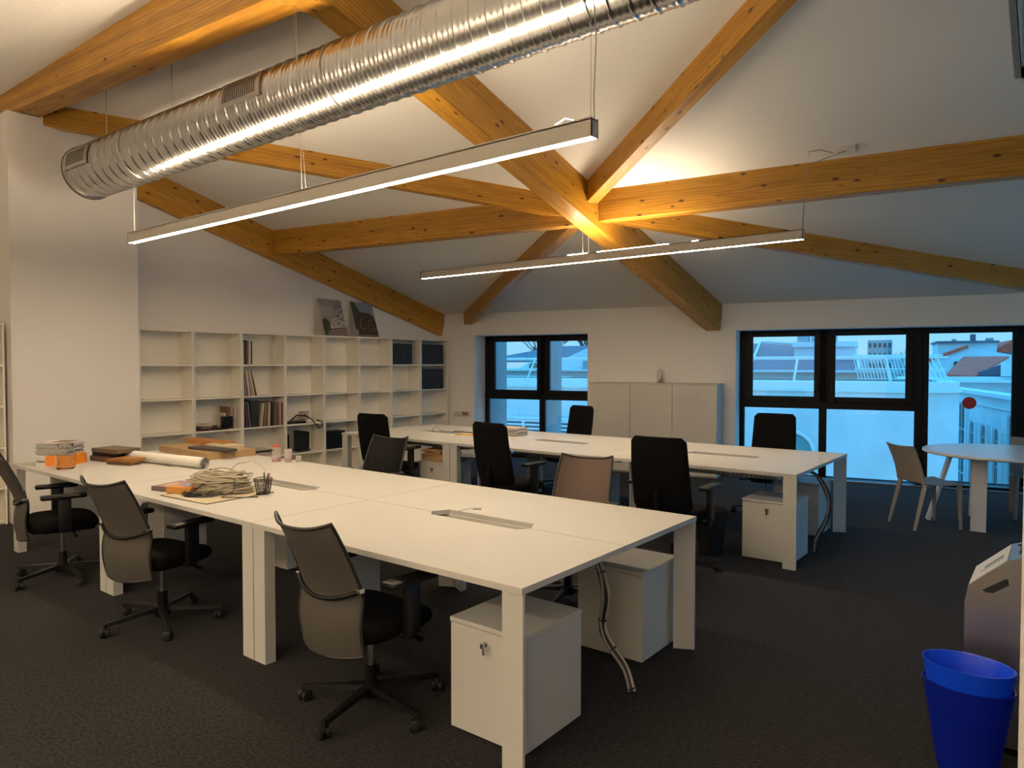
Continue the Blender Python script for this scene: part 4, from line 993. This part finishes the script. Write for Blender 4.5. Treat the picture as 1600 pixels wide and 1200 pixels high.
o = obj('black_cable', bm, M['cableblack'], loc=(-4.33, 2.33, pz), rot=(0, 0, .3), smooth=True); tag(o, 'thin black cable tangled in front of the cream coil', 'cable')
bm = BM(); 
r = bmesh.ops.create_uvsphere(bm, u_segments=20, v_segments=12, radius=1)
for v in r['verts']: v.co = Vector((v.co.x * .058, v.co.y * .032, max(0, v.co.z) * .034))
o = obj('computer_mouse', bm, M['black'], loc=(-4.32, 2.27, pz), rot=(0, 0, .5), smooth=True); tag(o, 'black computer mouse on the cork mat', 'mouse')
t = thing('picture_book', 'thick book with a colourful cover left of the coiled cable', 'book', (-4.66, 2.38, HD), .28)
bm = BM(); bx(bm, (-.15, -.12, 0), (.15, .12, .004)); bx(bm, (-.15, -.12, .026), (.15, .12, .030)); bx(bm, (-.151, -.12, 0), (-.147, .12, .03)); obj('cover', bm, flat('book_grey', (.07, .055, .055)), t)
bm = BM(); bx(bm, (-.147, -.117, .004), (.148, .117, .026)); obj('pages', bm, flat('book_edge', (.13, .10, .09)), t)
bm = BM(); vs = lambda l_: [bm.verts.new((x, y, .0304)) for x, y in l_]
for k_, l_ in enumerate([[(-.15, -.12), (.15, -.12), (.15, .12), (-.15, .12)], [(-.03, -.12), (.15, -.12), (.15, .12), (.0, .12)], [(.0, -.06), (.08, -.04), (.07, .06), (-.02, .03)], [(-.1, -.08), (-.05, -.09), (-.04, .02), (-.09, .03)]]):
    f = bm.faces.new([bm.verts.new((x, y, .0302 + .0002 * k_)) for x, y in l_]); f.material_index = k_
obj('cover_art', bm, [flat('art_mauve', (.30, .17, .16)), flat('art_orange', (.62, .16, .06)), flat('art_blue', (.15, .22, .40)), flat('art_pale', (.5, .40, .33))], t)
slab('wood_block', 'amber wooden block in front of the coiled cable', 'block', (-4.50, 2.295, HD + .0035), .30, (.20, .075, .040), M['wood3'])
# pencil cup
cup = thing('pencil_cup', 'dark wire mesh pencil cup beside the coiled cable', 'cup', (-4.06, 2.60, HD + .0035), .3)
bm = BM(); n_ = 20
def sq(s_, a):
    ca, sa = math.cos(a), math.sin(a); return (math.copysign(abs(ca) ** .55, ca) * s_, math.copysign(abs(sa) ** .55, sa) * s_)
for i in range(n_):
    a = 2 * PI * i / n_; p0 = sq(.036, a); p1 = sq(.050, a); tube(bm, [(*p0, .002), (*p1, .10)], .0011, 4)
for z_, s_ in ((.002, .036), (.02, .039), (.04, .0415), (.06, .0445), (.08, .047), (.10, .050)):
    tube(bm, [(*sq(s_, 2 * PI * i / 24), z_) for i in range(24)], .0022 if z_ in (.002, .10) else .001, 4, closed=True)
obj('wire_body', bm, M['black'], cup)
bm = BM(); rr_ = [[bm.verts.new((*sq(s_, 2 * PI * i / 24), z_)) for i in range(24)] for s_, z_ in ((.0345, .004), (.047, .094))]
for j in range(24): bm.faces.new((rr_[0][j], rr_[0][(j + 1) % 24], rr_[1][(j + 1) % 24], rr_[1][j]))
bm.faces.new(rr_[0][::-1]); obj('mesh_skin', bm, mat('smoky_mesh', (.05, .06, .05), .5, alpha=.35), cup)
bm = BM(); cyl(bm, (-.012, 0, .02), (-.014, .0, .07), .022, 16); o_ = obj('tape_roll', bm, M['paper'], cup)
for i, (x, y, tx, ty, m_, lb) in enumerate([(.0, .01, -.008, .012, M['ink'], 'black pen standing alone in the pencil cup'), (.018, .0, .04, .01, M['ink'], 'dark pen leaning right in the pencil cup'), (.022, .012, .048, .016, M['red'], 'red pen leaning right in the pencil cup')]):
    bm = BM(); tube(bm, [(x, y, .008), (tx, ty, .132)], .0035, 8); tube(bm, [(tx, ty, .132), (tx * 1.05, ty * 1.05, .138)], [.003, .001], 8)
    o = obj('pen', bm, m_, loc=(-4.06, 2.60, HD + .0035)); tag(o, lb, 'pen')
# small bottle with red parts
bt = thing('spray_bottle', 'small clear bottle with a pink cap on the far half of the near desk', 'bottle', (-5.33, 3.545, HD))
bm = BM(); lathe(bm, [(.0001, .001), (.036, 0), (.038, .01), (.038, .12), (.034, .128), (.0001, .128)], 24); obj('bottle_body', bm, M['clearplas'], bt, smooth='auto')
bm = BM(); lathe(bm, [(.0001, .002), (.034, .002), (.034, .024), (.0001, .024)], 20); obj('red_liquid', bm, M['red'], bt)
bm = BM(); lathe(bm, [(.0001, .128), (.039, .128), (.039, .142), (.01, .144), (.008, .158), (.0001, .158)], 20); obj('cap', bm, M['pink'], bt)
bt = thing('small_tumbler', 'small pinkish tumbler right beside the clear bottle', 'cup', (-5.24, 3.60, HD))
bm = BM(); lathe(bm, [(.0001, .001), (.030, 0), (.034, .11), (.032, .11), (.028, .004), (.0001, .005)], 24); obj('tumbler_body', bm, M['clearplas'], bt, smooth='auto')
bm = BM(); lathe(bm, [(.0001, .006), (.027, .006), (.029, .035), (.0001, .035)], 20); obj('pink_content', bm, M['pink'], bt)
bm = BM(); tube(bm, [(0, 0, .03), (.04, .02, .03)], .028, 18); o = obj('tape_reel', bm, M['clearplas'], loc=(-5.16, 3.62, HD), rot=(0, 0, .4)); tag(o, 'small clear reel lying beside the tumbler', 'reel')
# white socket cable poking out of the near hatch
bm = BM(); tube(bm, [(-.20, .00, -.10), (-.19, -.01, -.02), (-.15, .0, .02), (-.10, .02, .035), (-.06, .03, .038)], .0035, 8); tube(bm, [(-.075, .027, .037), (-.03, .04, .04)], .0075, 8)
o = obj('hatch_cable', bm, M['whitem'], loc=(-2.50, 2.93, HD), smooth=True); tag(o, 'pale plug cable sticking out of the hatch in the near desk', 'cable')
bm = BM()
for lp in coil((0, 0, 0), .10, .003, 6, 5, .03, 9): tube(bm, lp, .003, 5, closed=True)
o = obj('tray_cable', bm, M['cable'], loc=(-2.33, 2.90, .60), smooth=True); tag(o, 'grey looped cable lying in the tray below the near desk hatch', 'cable')
# cable snakes at the desk ends
def snake(label, pts, dark=False):
    t = thing('cable_snake', label, 'cable', pts[0]); o0 = Vector(pts[0])
    P_ = []
    q = [Vector(p) - o0 for p in pts]
    for i in range(len(q) - 1):
        a = q[max(i - 1, 0)]; b = q[i]; c = q[i + 1]; d_ = q[min(i + 2, len(q) - 1)]
        for k in range(6):
            s_ = k / 6; P_.append(.5 * ((2 * b) + (c - a) * s_ + (2 * a - 5 * b + 4 * c - d_) * s_ ** 2 + (3 * b - a - 3 * c + d_) * s_ ** 3))
    P_.append(q[-1])
    for j, (dx, dy, m) in enumerate(((-.012, 0, M['cableblack']), (.008, -.009, M['cableblack']), (.011, .008, M['cablewhite']), (-.004, .012, M['cable']), (-.002, -.014, M['cable']))):
        bm = BM(); tube(bm, [p + Vector((dx + .003 * math.sin(i * .5 + j), dy, 0)) for i, p in enumerate(P_)], .0088, 7); obj('strand', bm, M['cableblack'] if dark and j != 4 else m, t, smooth=True)
    for i in range(8, len(P_), 9):
        bm = BM(); d_ = (P_[min(i + 1, len(P_) - 1)] - P_[i - 1]).normalized(); tube(bm, [P_[i] - d_ * .004, P_[i] + d_ * .004], .022, 12); obj('cable_tie', bm, M['black'], t)
snake('bundle of grey and black cables hanging from the right end of the near desk', [(-1.92, 3.02, .66), (-1.80, 3.0, .60), (-1.755, 3.0, .45), (-1.77, 3.0, .30), (-1.74, 3.0, .22), (-1.64, 2.99, .12), (-1.60, 2.98, .02)])
snake('curved black cable duct hanging from the right end of the far desk', [(-1.78, 6.36, .69), (-1.63, 6.34, .62), (-1.53, 6.3, .45), (-1.54, 6.27, .28), (-1.60, 6.22, .12), (-1.61, 6.2, .01)], True)
# computer holders
def holder(label, loc, rz=0, proto=None):
    if proto: return dup(proto, loc, rz, label)
    t = thing('computer_holder', label, 'holder', loc, rz); bm = BM()
    bx(bm, (-.11, -.15, .0), (.11, .15, .006), bev=.002, seg=1); bx(bm, (-.11, -.15, .0), (-.105, .15, .46), bev=.001, seg=1); bx(bm, (.105, -.15, 0), (.11, .15, .46), bev=.001, seg=1)
    obj('bracket', bm, M['whitem'], t)
    bm = BM(); bx(bm, (-.12, -.16, .46), (.12, .16, .472)); obj('top_plate', bm, M['whitem'], t)
    return t
H0 = holder('white sheet-metal computer cradle under the desk left of the nearest chair', (-3.02, 2.42, .238))
holder('white computer cradle under the near desk between the left two mesh chairs', (-4.86, 2.44, .238), 0, H0)
holder('white computer cradle under the near desk beside the leftmost chair', (-6.6, 2.44, .238), 0, H0)
holder('white computer cradle under the far desk, left of the middle black chair', (-4.80, 5.86, .238), 0, H0)
holder('white computer cradle under the far desk, left of the tall chair seen from behind', (-2.98, 5.86, .238), 0, H0)
holder('white computer cradle at the left end of the far desk', (-6.60, 5.88, .238), 0, H0)
bm = BM(); bx(bm, (-.085, -.14, 0), (.085, .14, .38), bev=.006); o = obj('computer_tower', bm, M['black'], loc=(-6.60, 5.88, .246)); tag(o, 'black computer tower in the cradle at the left end of the far desk', 'computer')
bm = BM(); bx(bm, (-.085, -.14, 0), (.085, .14, .38), bev=.006); o = obj('computer_tower', bm, M['black'], loc=(-4.80, 5.86, .246)); tag(o, 'black computer tower under the far desk beside the middle black chair', 'computer')
# parcels on the pedestal
slab('cardboard_parcel', 'small brown cardboard box on the pedestal under the far desk', 'box', (-5.55, 5.82, .4915), .05, (.36, .26, .075), M['card'])
for i, (dx, rz_, m_) in enumerate(((.02, .15, 'kraft'), (-.04, -.12, 'card'), (.03, .3, 'kraft'))):
    slab('envelope', ['brown padded envelope at the bottom of the three on the small parcel', 'lighter brown envelope in the middle of the three on the small parcel', 'topmost brown envelope under the far desk'][i], 'envelope', (-5.52 + dx, 5.80, .568 + .022 * i), rz_, (.34, .25, .018), M[m_])
# things on the far desk
z = HD
for i in range(7):
    magaz(-5.14 + .012 * math.sin(i * 2.3), 6.60 + .01 * math.cos(i * 3.1), z, .1 + .05 * math.sin(i * 1.9), .30, .22, .013, SP[(0, 9, 0, 8, 0, 1, 0)[i]], ['lowest', 'second', 'third', 'fourth', 'fifth', 'sixth', 'topmost'][i] + ' magazine, counted upwards, in the low pile on the far desk', 'low pile of magazines on the far desk'); z += .0136
slab('yellow_leaflet', 'yellow leaflet lying on white paper on the far desk', 'leaflet', (-5.56, 6.24, HD + .0025), .4, (.22, .12, .008), flat('yellow_print', (.55, .34, .05)))
slab('white_leaflet', 'white sheet under the yellow leaflet on the far desk', 'leaflet', (-5.58, 6.20, HD + .0), .2, (.30, .18, .002), M['paper'])
bm = BM(); tube(bm, [(-.1, .0, -.02), (-.09, .0, .03), (-.05, .02, .055), (-.01, .02, .03), (.04, .02, .004), (.16, .01, .004), (.3, .05, .004), (.5, .06, .004)], .004, 6)
o = obj('desk_cable', bm, M['cable'], loc=(-6.15, 6.40, HD), smooth=True); tag(o, 'thin grey cable curling out of the left hatch of the far desk', 'cable')
bm = BM(); tube(bm, [(0, 0, .004), (.1, .03, .004), (.22, .0, .004), (.36, .04, .004)], .005, 6); o = obj('desk_cable', bm, M['cableblack'], loc=(-5.98, 6.50, HD), smooth=True); tag(o, 'short dark cable lying flat on the far desk near the yellow leaflet', 'cable')

# ------------------------------------------------------------------ outside (local frame u, v, z)
def ext(name, label, cat='building'):
    t = thing(name, label, cat, tuple(W0), AL); return t
def ob(name, t, m, boxes, bev=0):
    bm = BM()
    for lo, hi in boxes: bx(bm, lo, hi)
    return obj(name, bm, m, t)
wb = ext('white_building', 'white rendered building with a rounded corner right across from the windows')
bm = BM(); poly = [(-14, 8), (7.1, 8)] + [(7.1 + 1.15 * math.sin(a), 9.15 - 1.15 * math.cos(a)) for a in [PI / 2 * i / 12 for i in range(1, 13)]] + [(8.25, 17), (-14, 17)]
prism(bm, [(x, y, -9) for x, y in poly], (0, 0, 9 + .93)); obj('wall', bm, M['extwhite'], wb)
bm = BM(); poly2 = [(-14, 7.93), (7.1, 7.93)] + [(7.1 + 1.22 * math.sin(a), 9.15 - 1.22 * math.cos(a)) for a in [PI / 2 * i / 12 for i in range(1, 13)]] + [(8.32, 11), (-14, 11)]
prism(bm, [(x, y, .93) for x, y in poly2], (0, 0, .03)); prism(bm, [(x, y, .96) for x, y in poly], (0, 0, .20)); obj('parapet', bm, M['extwhite2'], wb)
# arch windows: left louvre, right arched glass
def arch_pts(u0, u1, zb, zt, r): return [(u0, zb), (u1, zb), (u1, zt - r)] + [(u1 - r + r * math.cos(a), zt - r + r * math.sin(a)) for a in [PI / 2 * i / 8 for i in range(1, 9)]] + [(u0 + r - r * math.sin(a), zt - r + r * math.cos(a)) for a in [PI / 2 * i / 8 for i in range(0, 9)]]
for (u0, u1, zb, zt, r, m_, fr) in ((-4.2, -.85, -1.6, .03, .45, 'extdark', .06), (4.0, 5.19, -2.2, -.05, .5, 'extteal', .06)):
    bm = BM(); prism(bm, [(x, 7.96, z_) for x, z_ in arch_pts(u0 + .07, u1 - .07, zb, zt - .07, r - .05)], (0, .03, 0)); a_ = obj('arched_opening', bm, M[m_], wb)
    bm = BM(); tube(bm, [(x, 7.95, z_) for x, z_ in arch_pts(u0, u1, zb, zt, r)], .05, 6, closed=True); obj('surround', bm, M['extwhite2'], a_)
    if m_ == 'extdark':
        bm = BM()
        for i in range(14): bx(bm, (u0 + .1, 7.93, zb + .1 + i * .11), (u1 - .12, 7.96, zb + .155 + i * .11))
        bx(bm, ((u0 + u1) / 2 - .04, 7.92, zb), ((u0 + u1) / 2 + .04, 7.96, zt - .1)); obj('louvres', bm, M['extwhite2'], a_)
# gravel gutter behind the parapet and white kerb
ob('gravel_gutter', wb, M['extbrown'], [((-14, 9.2, 1.10), (7.8, 10.4, 1.17))])
ob('upstand', wb, M['extwhite2'], [((-14, 10.4, 1.0), (7.0, 10.6, 1.40)), ((-14, 10.2, 1.36), (7.0, 10.45, 1.42))])
# dark roofs
bm = BM(); prism(bm, [(2.75, 10.8, 1.42), (6.1, 10.8, 1.42), (6.0, 16, 2.12), (2.6, 16, 2.32)], (0, 0, -.12)); obj('dark_roof', bm, M['extdark'], wb)
bm = BM(); tube(bm, [(3.3, 10.75, 1.47), (2.92, 16, 2.36), (5.95, 16, 2.16), (6.12, 10.75, 1.47)], .045, 6); obj('roof_trim', bm, M['extwhite2'], wb)
bm = BM(); bx(bm, (4.3, 13.0, 1.8), (6.0, 15.5, 2.10)); bx(bm, (4.25, 12.9, 2.10), (6.05, 15.5, 2.26)); obj('roof_light', bm, M['extwhite2'], wb)
bm = BM(); [bx(bm, (4.35 + .4 * i, 13.4, 2.26), (4.68 + .4 * i, 14, 2.46)) for i in range(3)]; obj('roof_vent', bm, M['extgrey'], wb)
bm = BM(); prism(bm, [(-5.7, 11.5, 1.75), (-1.6, 11.5, 1.75), (-1.9, 15, 2.28), (-4.4, 15, 2.28)], (0, 0, -.1)); obj('dark_roof', bm, M['extdark'], wb)
bm = BM(); prism(bm, [(-4.6, 10.7, 1.15), (-1.0, 10.7, 1.15), (-1.0, 10.7, 2.2), (-1.35, 10.7, 2.2), (-2.5, 10.7, 1.70), (-3.6, 10.7, 1.66)], (0, .4, 0)); obj('gable_wall', bm, M['extwhite'], wb)
bm = BM(); prism(bm, [(-3.62, 10.66, 1.19), (-3.05, 10.66, 1.19), (-3.12, 10.66, 1.42), (-3.30, 10.66, 1.60), (-3.52, 10.66, 1.64), (-3.62, 10.66, 1.56)], (0, .03, 0)); obj('round_opening', bm, M['extbrown'], wb)
bm = BM(); [bx(bm, (-1.75, 10.64, 1.42 + .06 * i), (-1.45, 10.68, 1.455 + .06 * i)) for i in range(5)]; obj('wall_vent', bm, M['extgrey'], wb)
# railing
rl = ext('roof_railing', 'white metal railing along the roof edge of the building opposite', 'railing')
bm = BM(); tube(bm, [(-14, 8.3, 1.74), (7.0, 8.3, 1.74), (7.6, 8.5, 1.74), (8.0, 9.1, 1.74)], .026, 6); tube(bm, [(-14, 8.3, 1.70), (7.0, 8.3, 1.70)], .012, 6); obj('top_rail', bm, M['extwhite2'], rl)
for u in (-5.2, -3.3, -2.3, -1.55, -.1, 1.6, 3.3, 4.78, 5.60, 6.70): 
    bm = BM(); sl = .12 if u > 6 else (-.09 if u < 5 and u > 3.5 else (-.25 if u in (-2.3, -1.55) else 0)); tube(bm, [(u + (sl if u > 6 else sl), 8.12, 1.0), (u, 8.3, 1.76)], .028, 6); obj('post', bm, M['extwhite2'], rl)
bm = BM()
for i in range(26):
    u = 6.0 + i * .075; tube(bm, [(u + .13, 9.6, 1.18), (u - .02, 9.9, 1.80)], .013, 4)
for z_ in (1.20, 1.45, 1.80): tube(bm, [(5.95 + (1.8 - z_) * .2, 9.7, z_), (7.95 + (1.8 - z_) * .2, 9.7, z_)], .02, 5)
obj('baluster_screen', bm, M['extwhite2'], rl)
bm = BM()
for i in range(7):
    u = 7.15 + i * .10; tube(bm, [(u + .22, 8.25, 1.17), (u - .04, 8.6, 1.78)], .016, 4)
tube(bm, [(7.3, 8.4, 1.42), (7.9, 8.8, 1.42)], .02, 5)
obj('end_balusters', bm, M['extwhite2'], rl)
bm = BM(); tube(bm, [(-4.5, 8.3, 1.45), (-1.2, 8.3, 1.45)], .012, 5); tube(bm, [(-4.5, 8.3, 1.22), (-1.2, 8.3, 1.22)], .012, 5); obj('mid_rail', bm, M['extwhite2'], rl)
# skyline
def block(name, label, u0, u1, v0, v1, z0, z1, m, win=None, wm='extglass'):
    t = ext(name, label); ob('wall', t, M[m], [((u0, v0, z0), (u1, v1, z1))])
    if win:
        nx, nz, = win; 
        for i in range(nx):
            for j in range(nz):
                a = u0 + (u1 - u0) * (i + .25) / nx; b = u0 + (u1 - u0) * (i + .75) / nx; c = z1 - (z1 - max(z0, z1 - 3)) * (j + .75) / nz; d_ = z1 - (z1 - max(z0, z1 - 3)) * (j + .3) / nz
                ob('window', t, M[wm], [((a, v0 - .05, c), (b, v0 + .02, d_))])
    return t
block('tower_block', 'grey tower block on the skyline seen through the middle window', 6.4, 8.6, 70, 75, -6, 4.0, 'extgrey', (5, 3))
t = block('flat_roofed_house', 'long white flat-roofed building on the skyline with a dark chimney', 10.2, 13.2, 40, 44, -5, 2.85, 'extwhite', (7, 1))
ob('roof_slab', t, M['extdark'], [((10.1, 39.8, 2.85), (13.3, 44, 2.98))]); ob('chimney', t, M['extdark'], [((11.95, 40.5, 2.98), (12.2, 41, 3.4))]); ob('roof_vent', t, M['extgrey'], [((12.75, 40.5, 2.98), (13.1, 41, 3.15)), ((11.0, 40.5, 2.98), (11.2, 41, 3.12))])
block('low_house', 'low bluish house on the skyline left of the long white building', 8.7, 10.0, 46, 49, -5, 2.2, 'extgrey', (4, 1))
t = block('brick_house', 'dark reddish roofed building at the far right of the skyline', 13.3, 18, 42, 50, -5, 2.3, 'extgrey', (8, 1))
bm = BM(); prism(bm, [(13.2, 41.8, 2.3), (18, 41.8, 2.3), (18, 41.8, 3.1), (14.2, 41.8, 3.05)], (0, 8, 0)); obj('roof', bm, M['exttile'], t)
gt = ext('gabled_house', 'white gabled house with a tiled roof edge behind the red roof')
bm = BM(); prism(bm, [(9.37, 36.9, -5.11), (17.55, 36.9, -5.11), (17.55, 36.9, 1.46), (13.53, 36.9, 2.08), (11.43, 36.9, 2.54), (9.37, 36.9, 1.64)], (0, 2.5, 0)); obj('wall', bm, M['extwhite'], gt)
bm = BM(); prism(bm, [(9.3, 36.75, 1.61), (11.43, 36.75, 2.51), (11.43, 36.75, 2.67), (9.3, 36.75, 1.78)], (0, 2.6, 0)); obj('roof_edge', bm, M['exttile'], gt)
bm = BM(); bx(bm, (10.76, 36.82, 1.32), (11.15, 36.93, 1.73)); obj('window', bm, M['extglass'], gt)
rr2 = ext('red_roofed_house', 'low house with a faded red tile roof, seen through the balcony door')
bm = BM(); prism(bm, [(9.39, 25.77, 1.12), (10.46, 25.77, 1.07), (12.47, 31.0, 1.96), (10.59, 31.0, 1.96)], (0, 0, -.08)); obj('roof', bm, M['exttile'], rr2)
bm = BM(); prism(bm, [(9.92, 26.44, 0.27), (14.61, 26.44, 0.27), (14.61, 26.44, 1.63), (11.73, 26.44, 1.66), (10.53, 26.44, 1.16), (9.92, 26.44, 1.1)], (0, .2, 0)); obj('slate_slope', bm, M['extdark'], rr2)
bm = BM(); bx(bm, (9.39, 25.64, -8.58), (15.28, 26.18, 1.04)); bx(bm, (11.4, 25.51, 1.07), (12.47, 25.77, 1.67)); obj('wall', bm, M['extwhite'], rr2)
bm = BM(); bx(bm, (9.25, 25.24, 0.8), (15.28, 25.64, 0.91)); bx(bm, (9.25, 25.37, 0.27), (15.28, 25.64, 0.35)); obj('cornice', bm, M['extwhite2'], rr2)
# street facade receding on the right
fc_ = ext('street_facade', 'white street facade with tall narrow windows beyond the rounded corner')
fa = Vector((9.10, 24.5, 0)); fb = Vector((10.3, 12, 0)); fd = (fb - fa).normalized(); fn = Vector((fd.y, -fd.x, 0))
def fbox(bm, s0, s1, z0, z1, o0, o1):
    P_ = [fa + fd * s + fn * o_ for s, o_ in ((s0, o0), (s1, o0), (s1, o1), (s0, o1))]; prism(bm, [(p.x, p.y, z0) for p in P_], (0, 0, z1 - z0))
bm = BM(); fbox(bm, 0, 12.5, -9, .66, -.5, 0); obj('wall', bm, M['extwhite'], fc_)
bm = BM(); fbox(bm, 0, 12.5, .56, .68, -.1, .18); fbox(bm, 0, 12.5, .22, .28, 0, .08); obj('cornice', bm, M['extwhite2'], fc_)
for s0, wd, zt in ((.2, .5, -.2), (1.3, .6, -.2), (3.0, 1.9, .12), (5.6, .65, -.45), (7.1, .62, -.45), (8.6, .60, -.45), (10.1, 1.2, .05)):
    bm = BM(); fbox(bm, s0, s0 + wd, -3.6, zt, -.02, .03); ww_ = obj('window', bm, M['extglass'], fc_)
    bm = BM(); nq = 3 if wd > 1 else 2
    [fbox(bm, s0 + wd * q_ / nq - .025, s0 + wd * q_ / nq + .025, -3.6, zt, .03, .06) for q_ in range(1, nq)]; [fbox(bm, s0, s0 + wd, z_ - .03, z_ + .03, .03, .06) for z_ in (-.8, -1.6, -2.4)]; obj('glazing_bars', bm, M['extgrey'], ww_)
    bm = BM(); fbox(bm, s0 - .12, s0 - .02, -3.6, zt + .08, 0, .10); fbox(bm, s0 + wd + .02, s0 + wd + .12, -3.6, zt + .08, 0, .10); obj('pilaster', bm, M['extwhite2'], fc_)
# ground and bare trees
bm = BM(); bx(bm, (-60, 1, -9.6), (80, 220, -9.5)); o = obj('street_ground', bm, M['extgrey'], loc=W0, rot=(0, 0, AL)); tag(o, kind='structure')
rnd = random.Random(12)
def tree(label, u, v, z0, h, n, sp_=1.0):
    t = ext('bare_tree', label, 'tree'); t.location = Wp(u, v, 0)
    bm = BM(); tube(bm, [(0, 0, -8), (0, 0, z0)], [.18, .1], 6); obj('trunk', bm, M['exttree'], t)
    bm = BM()
    def br(p, d_, L_, r_, k):
        q = p + d_ * L_; tube(bm, [p, q], [r_, r_ * .6], 3, cap=False)
        if k: 
            for _ in range(3): br(p.lerp(q, rnd.uniform(.5, 1)), (d_ + Vector((rnd.uniform(-.6, .6), rnd.uniform(-.6, .6), rnd.uniform(-.1, .5)))).normalized(), L_ * .68, r_ * .6, k - 1)
    for _ in range(n): br(Vector((0, 0, z0 - .5)), Vector((rnd.uniform(-.8, .8) * sp_, rnd.uniform(-.5, .5), 1)).normalized(), h * .38, .05, 4)
    obj('branches', bm, M['exttree'], t)
tree('bare tree behind the dark roof, at the left of the left window', -7.0, 19, 1.9, 2.8, 7)
tree('bare tree behind the dark roof, centre of the left window', -4.9, 19.5, 1.9, 2.6, 8, .8)
tree('bare tree behind the roofs at the right of the left window', -1.7, 20, 1.9, 2.6, 8, .8)
tree('bare tree on the skyline right of the tower block', 8.6, 56, .8, 3.2, 4, 1.3)
tree('bushy bare tree below the tower block', 6.4, 50, .2, 2.4, 5, 1.5)
# distant hill band and far roofs
block('distant_houses', 'band of distant grey houses along the horizon', -30, 60, 120, 125, -9, 2.6, 'extgrey')
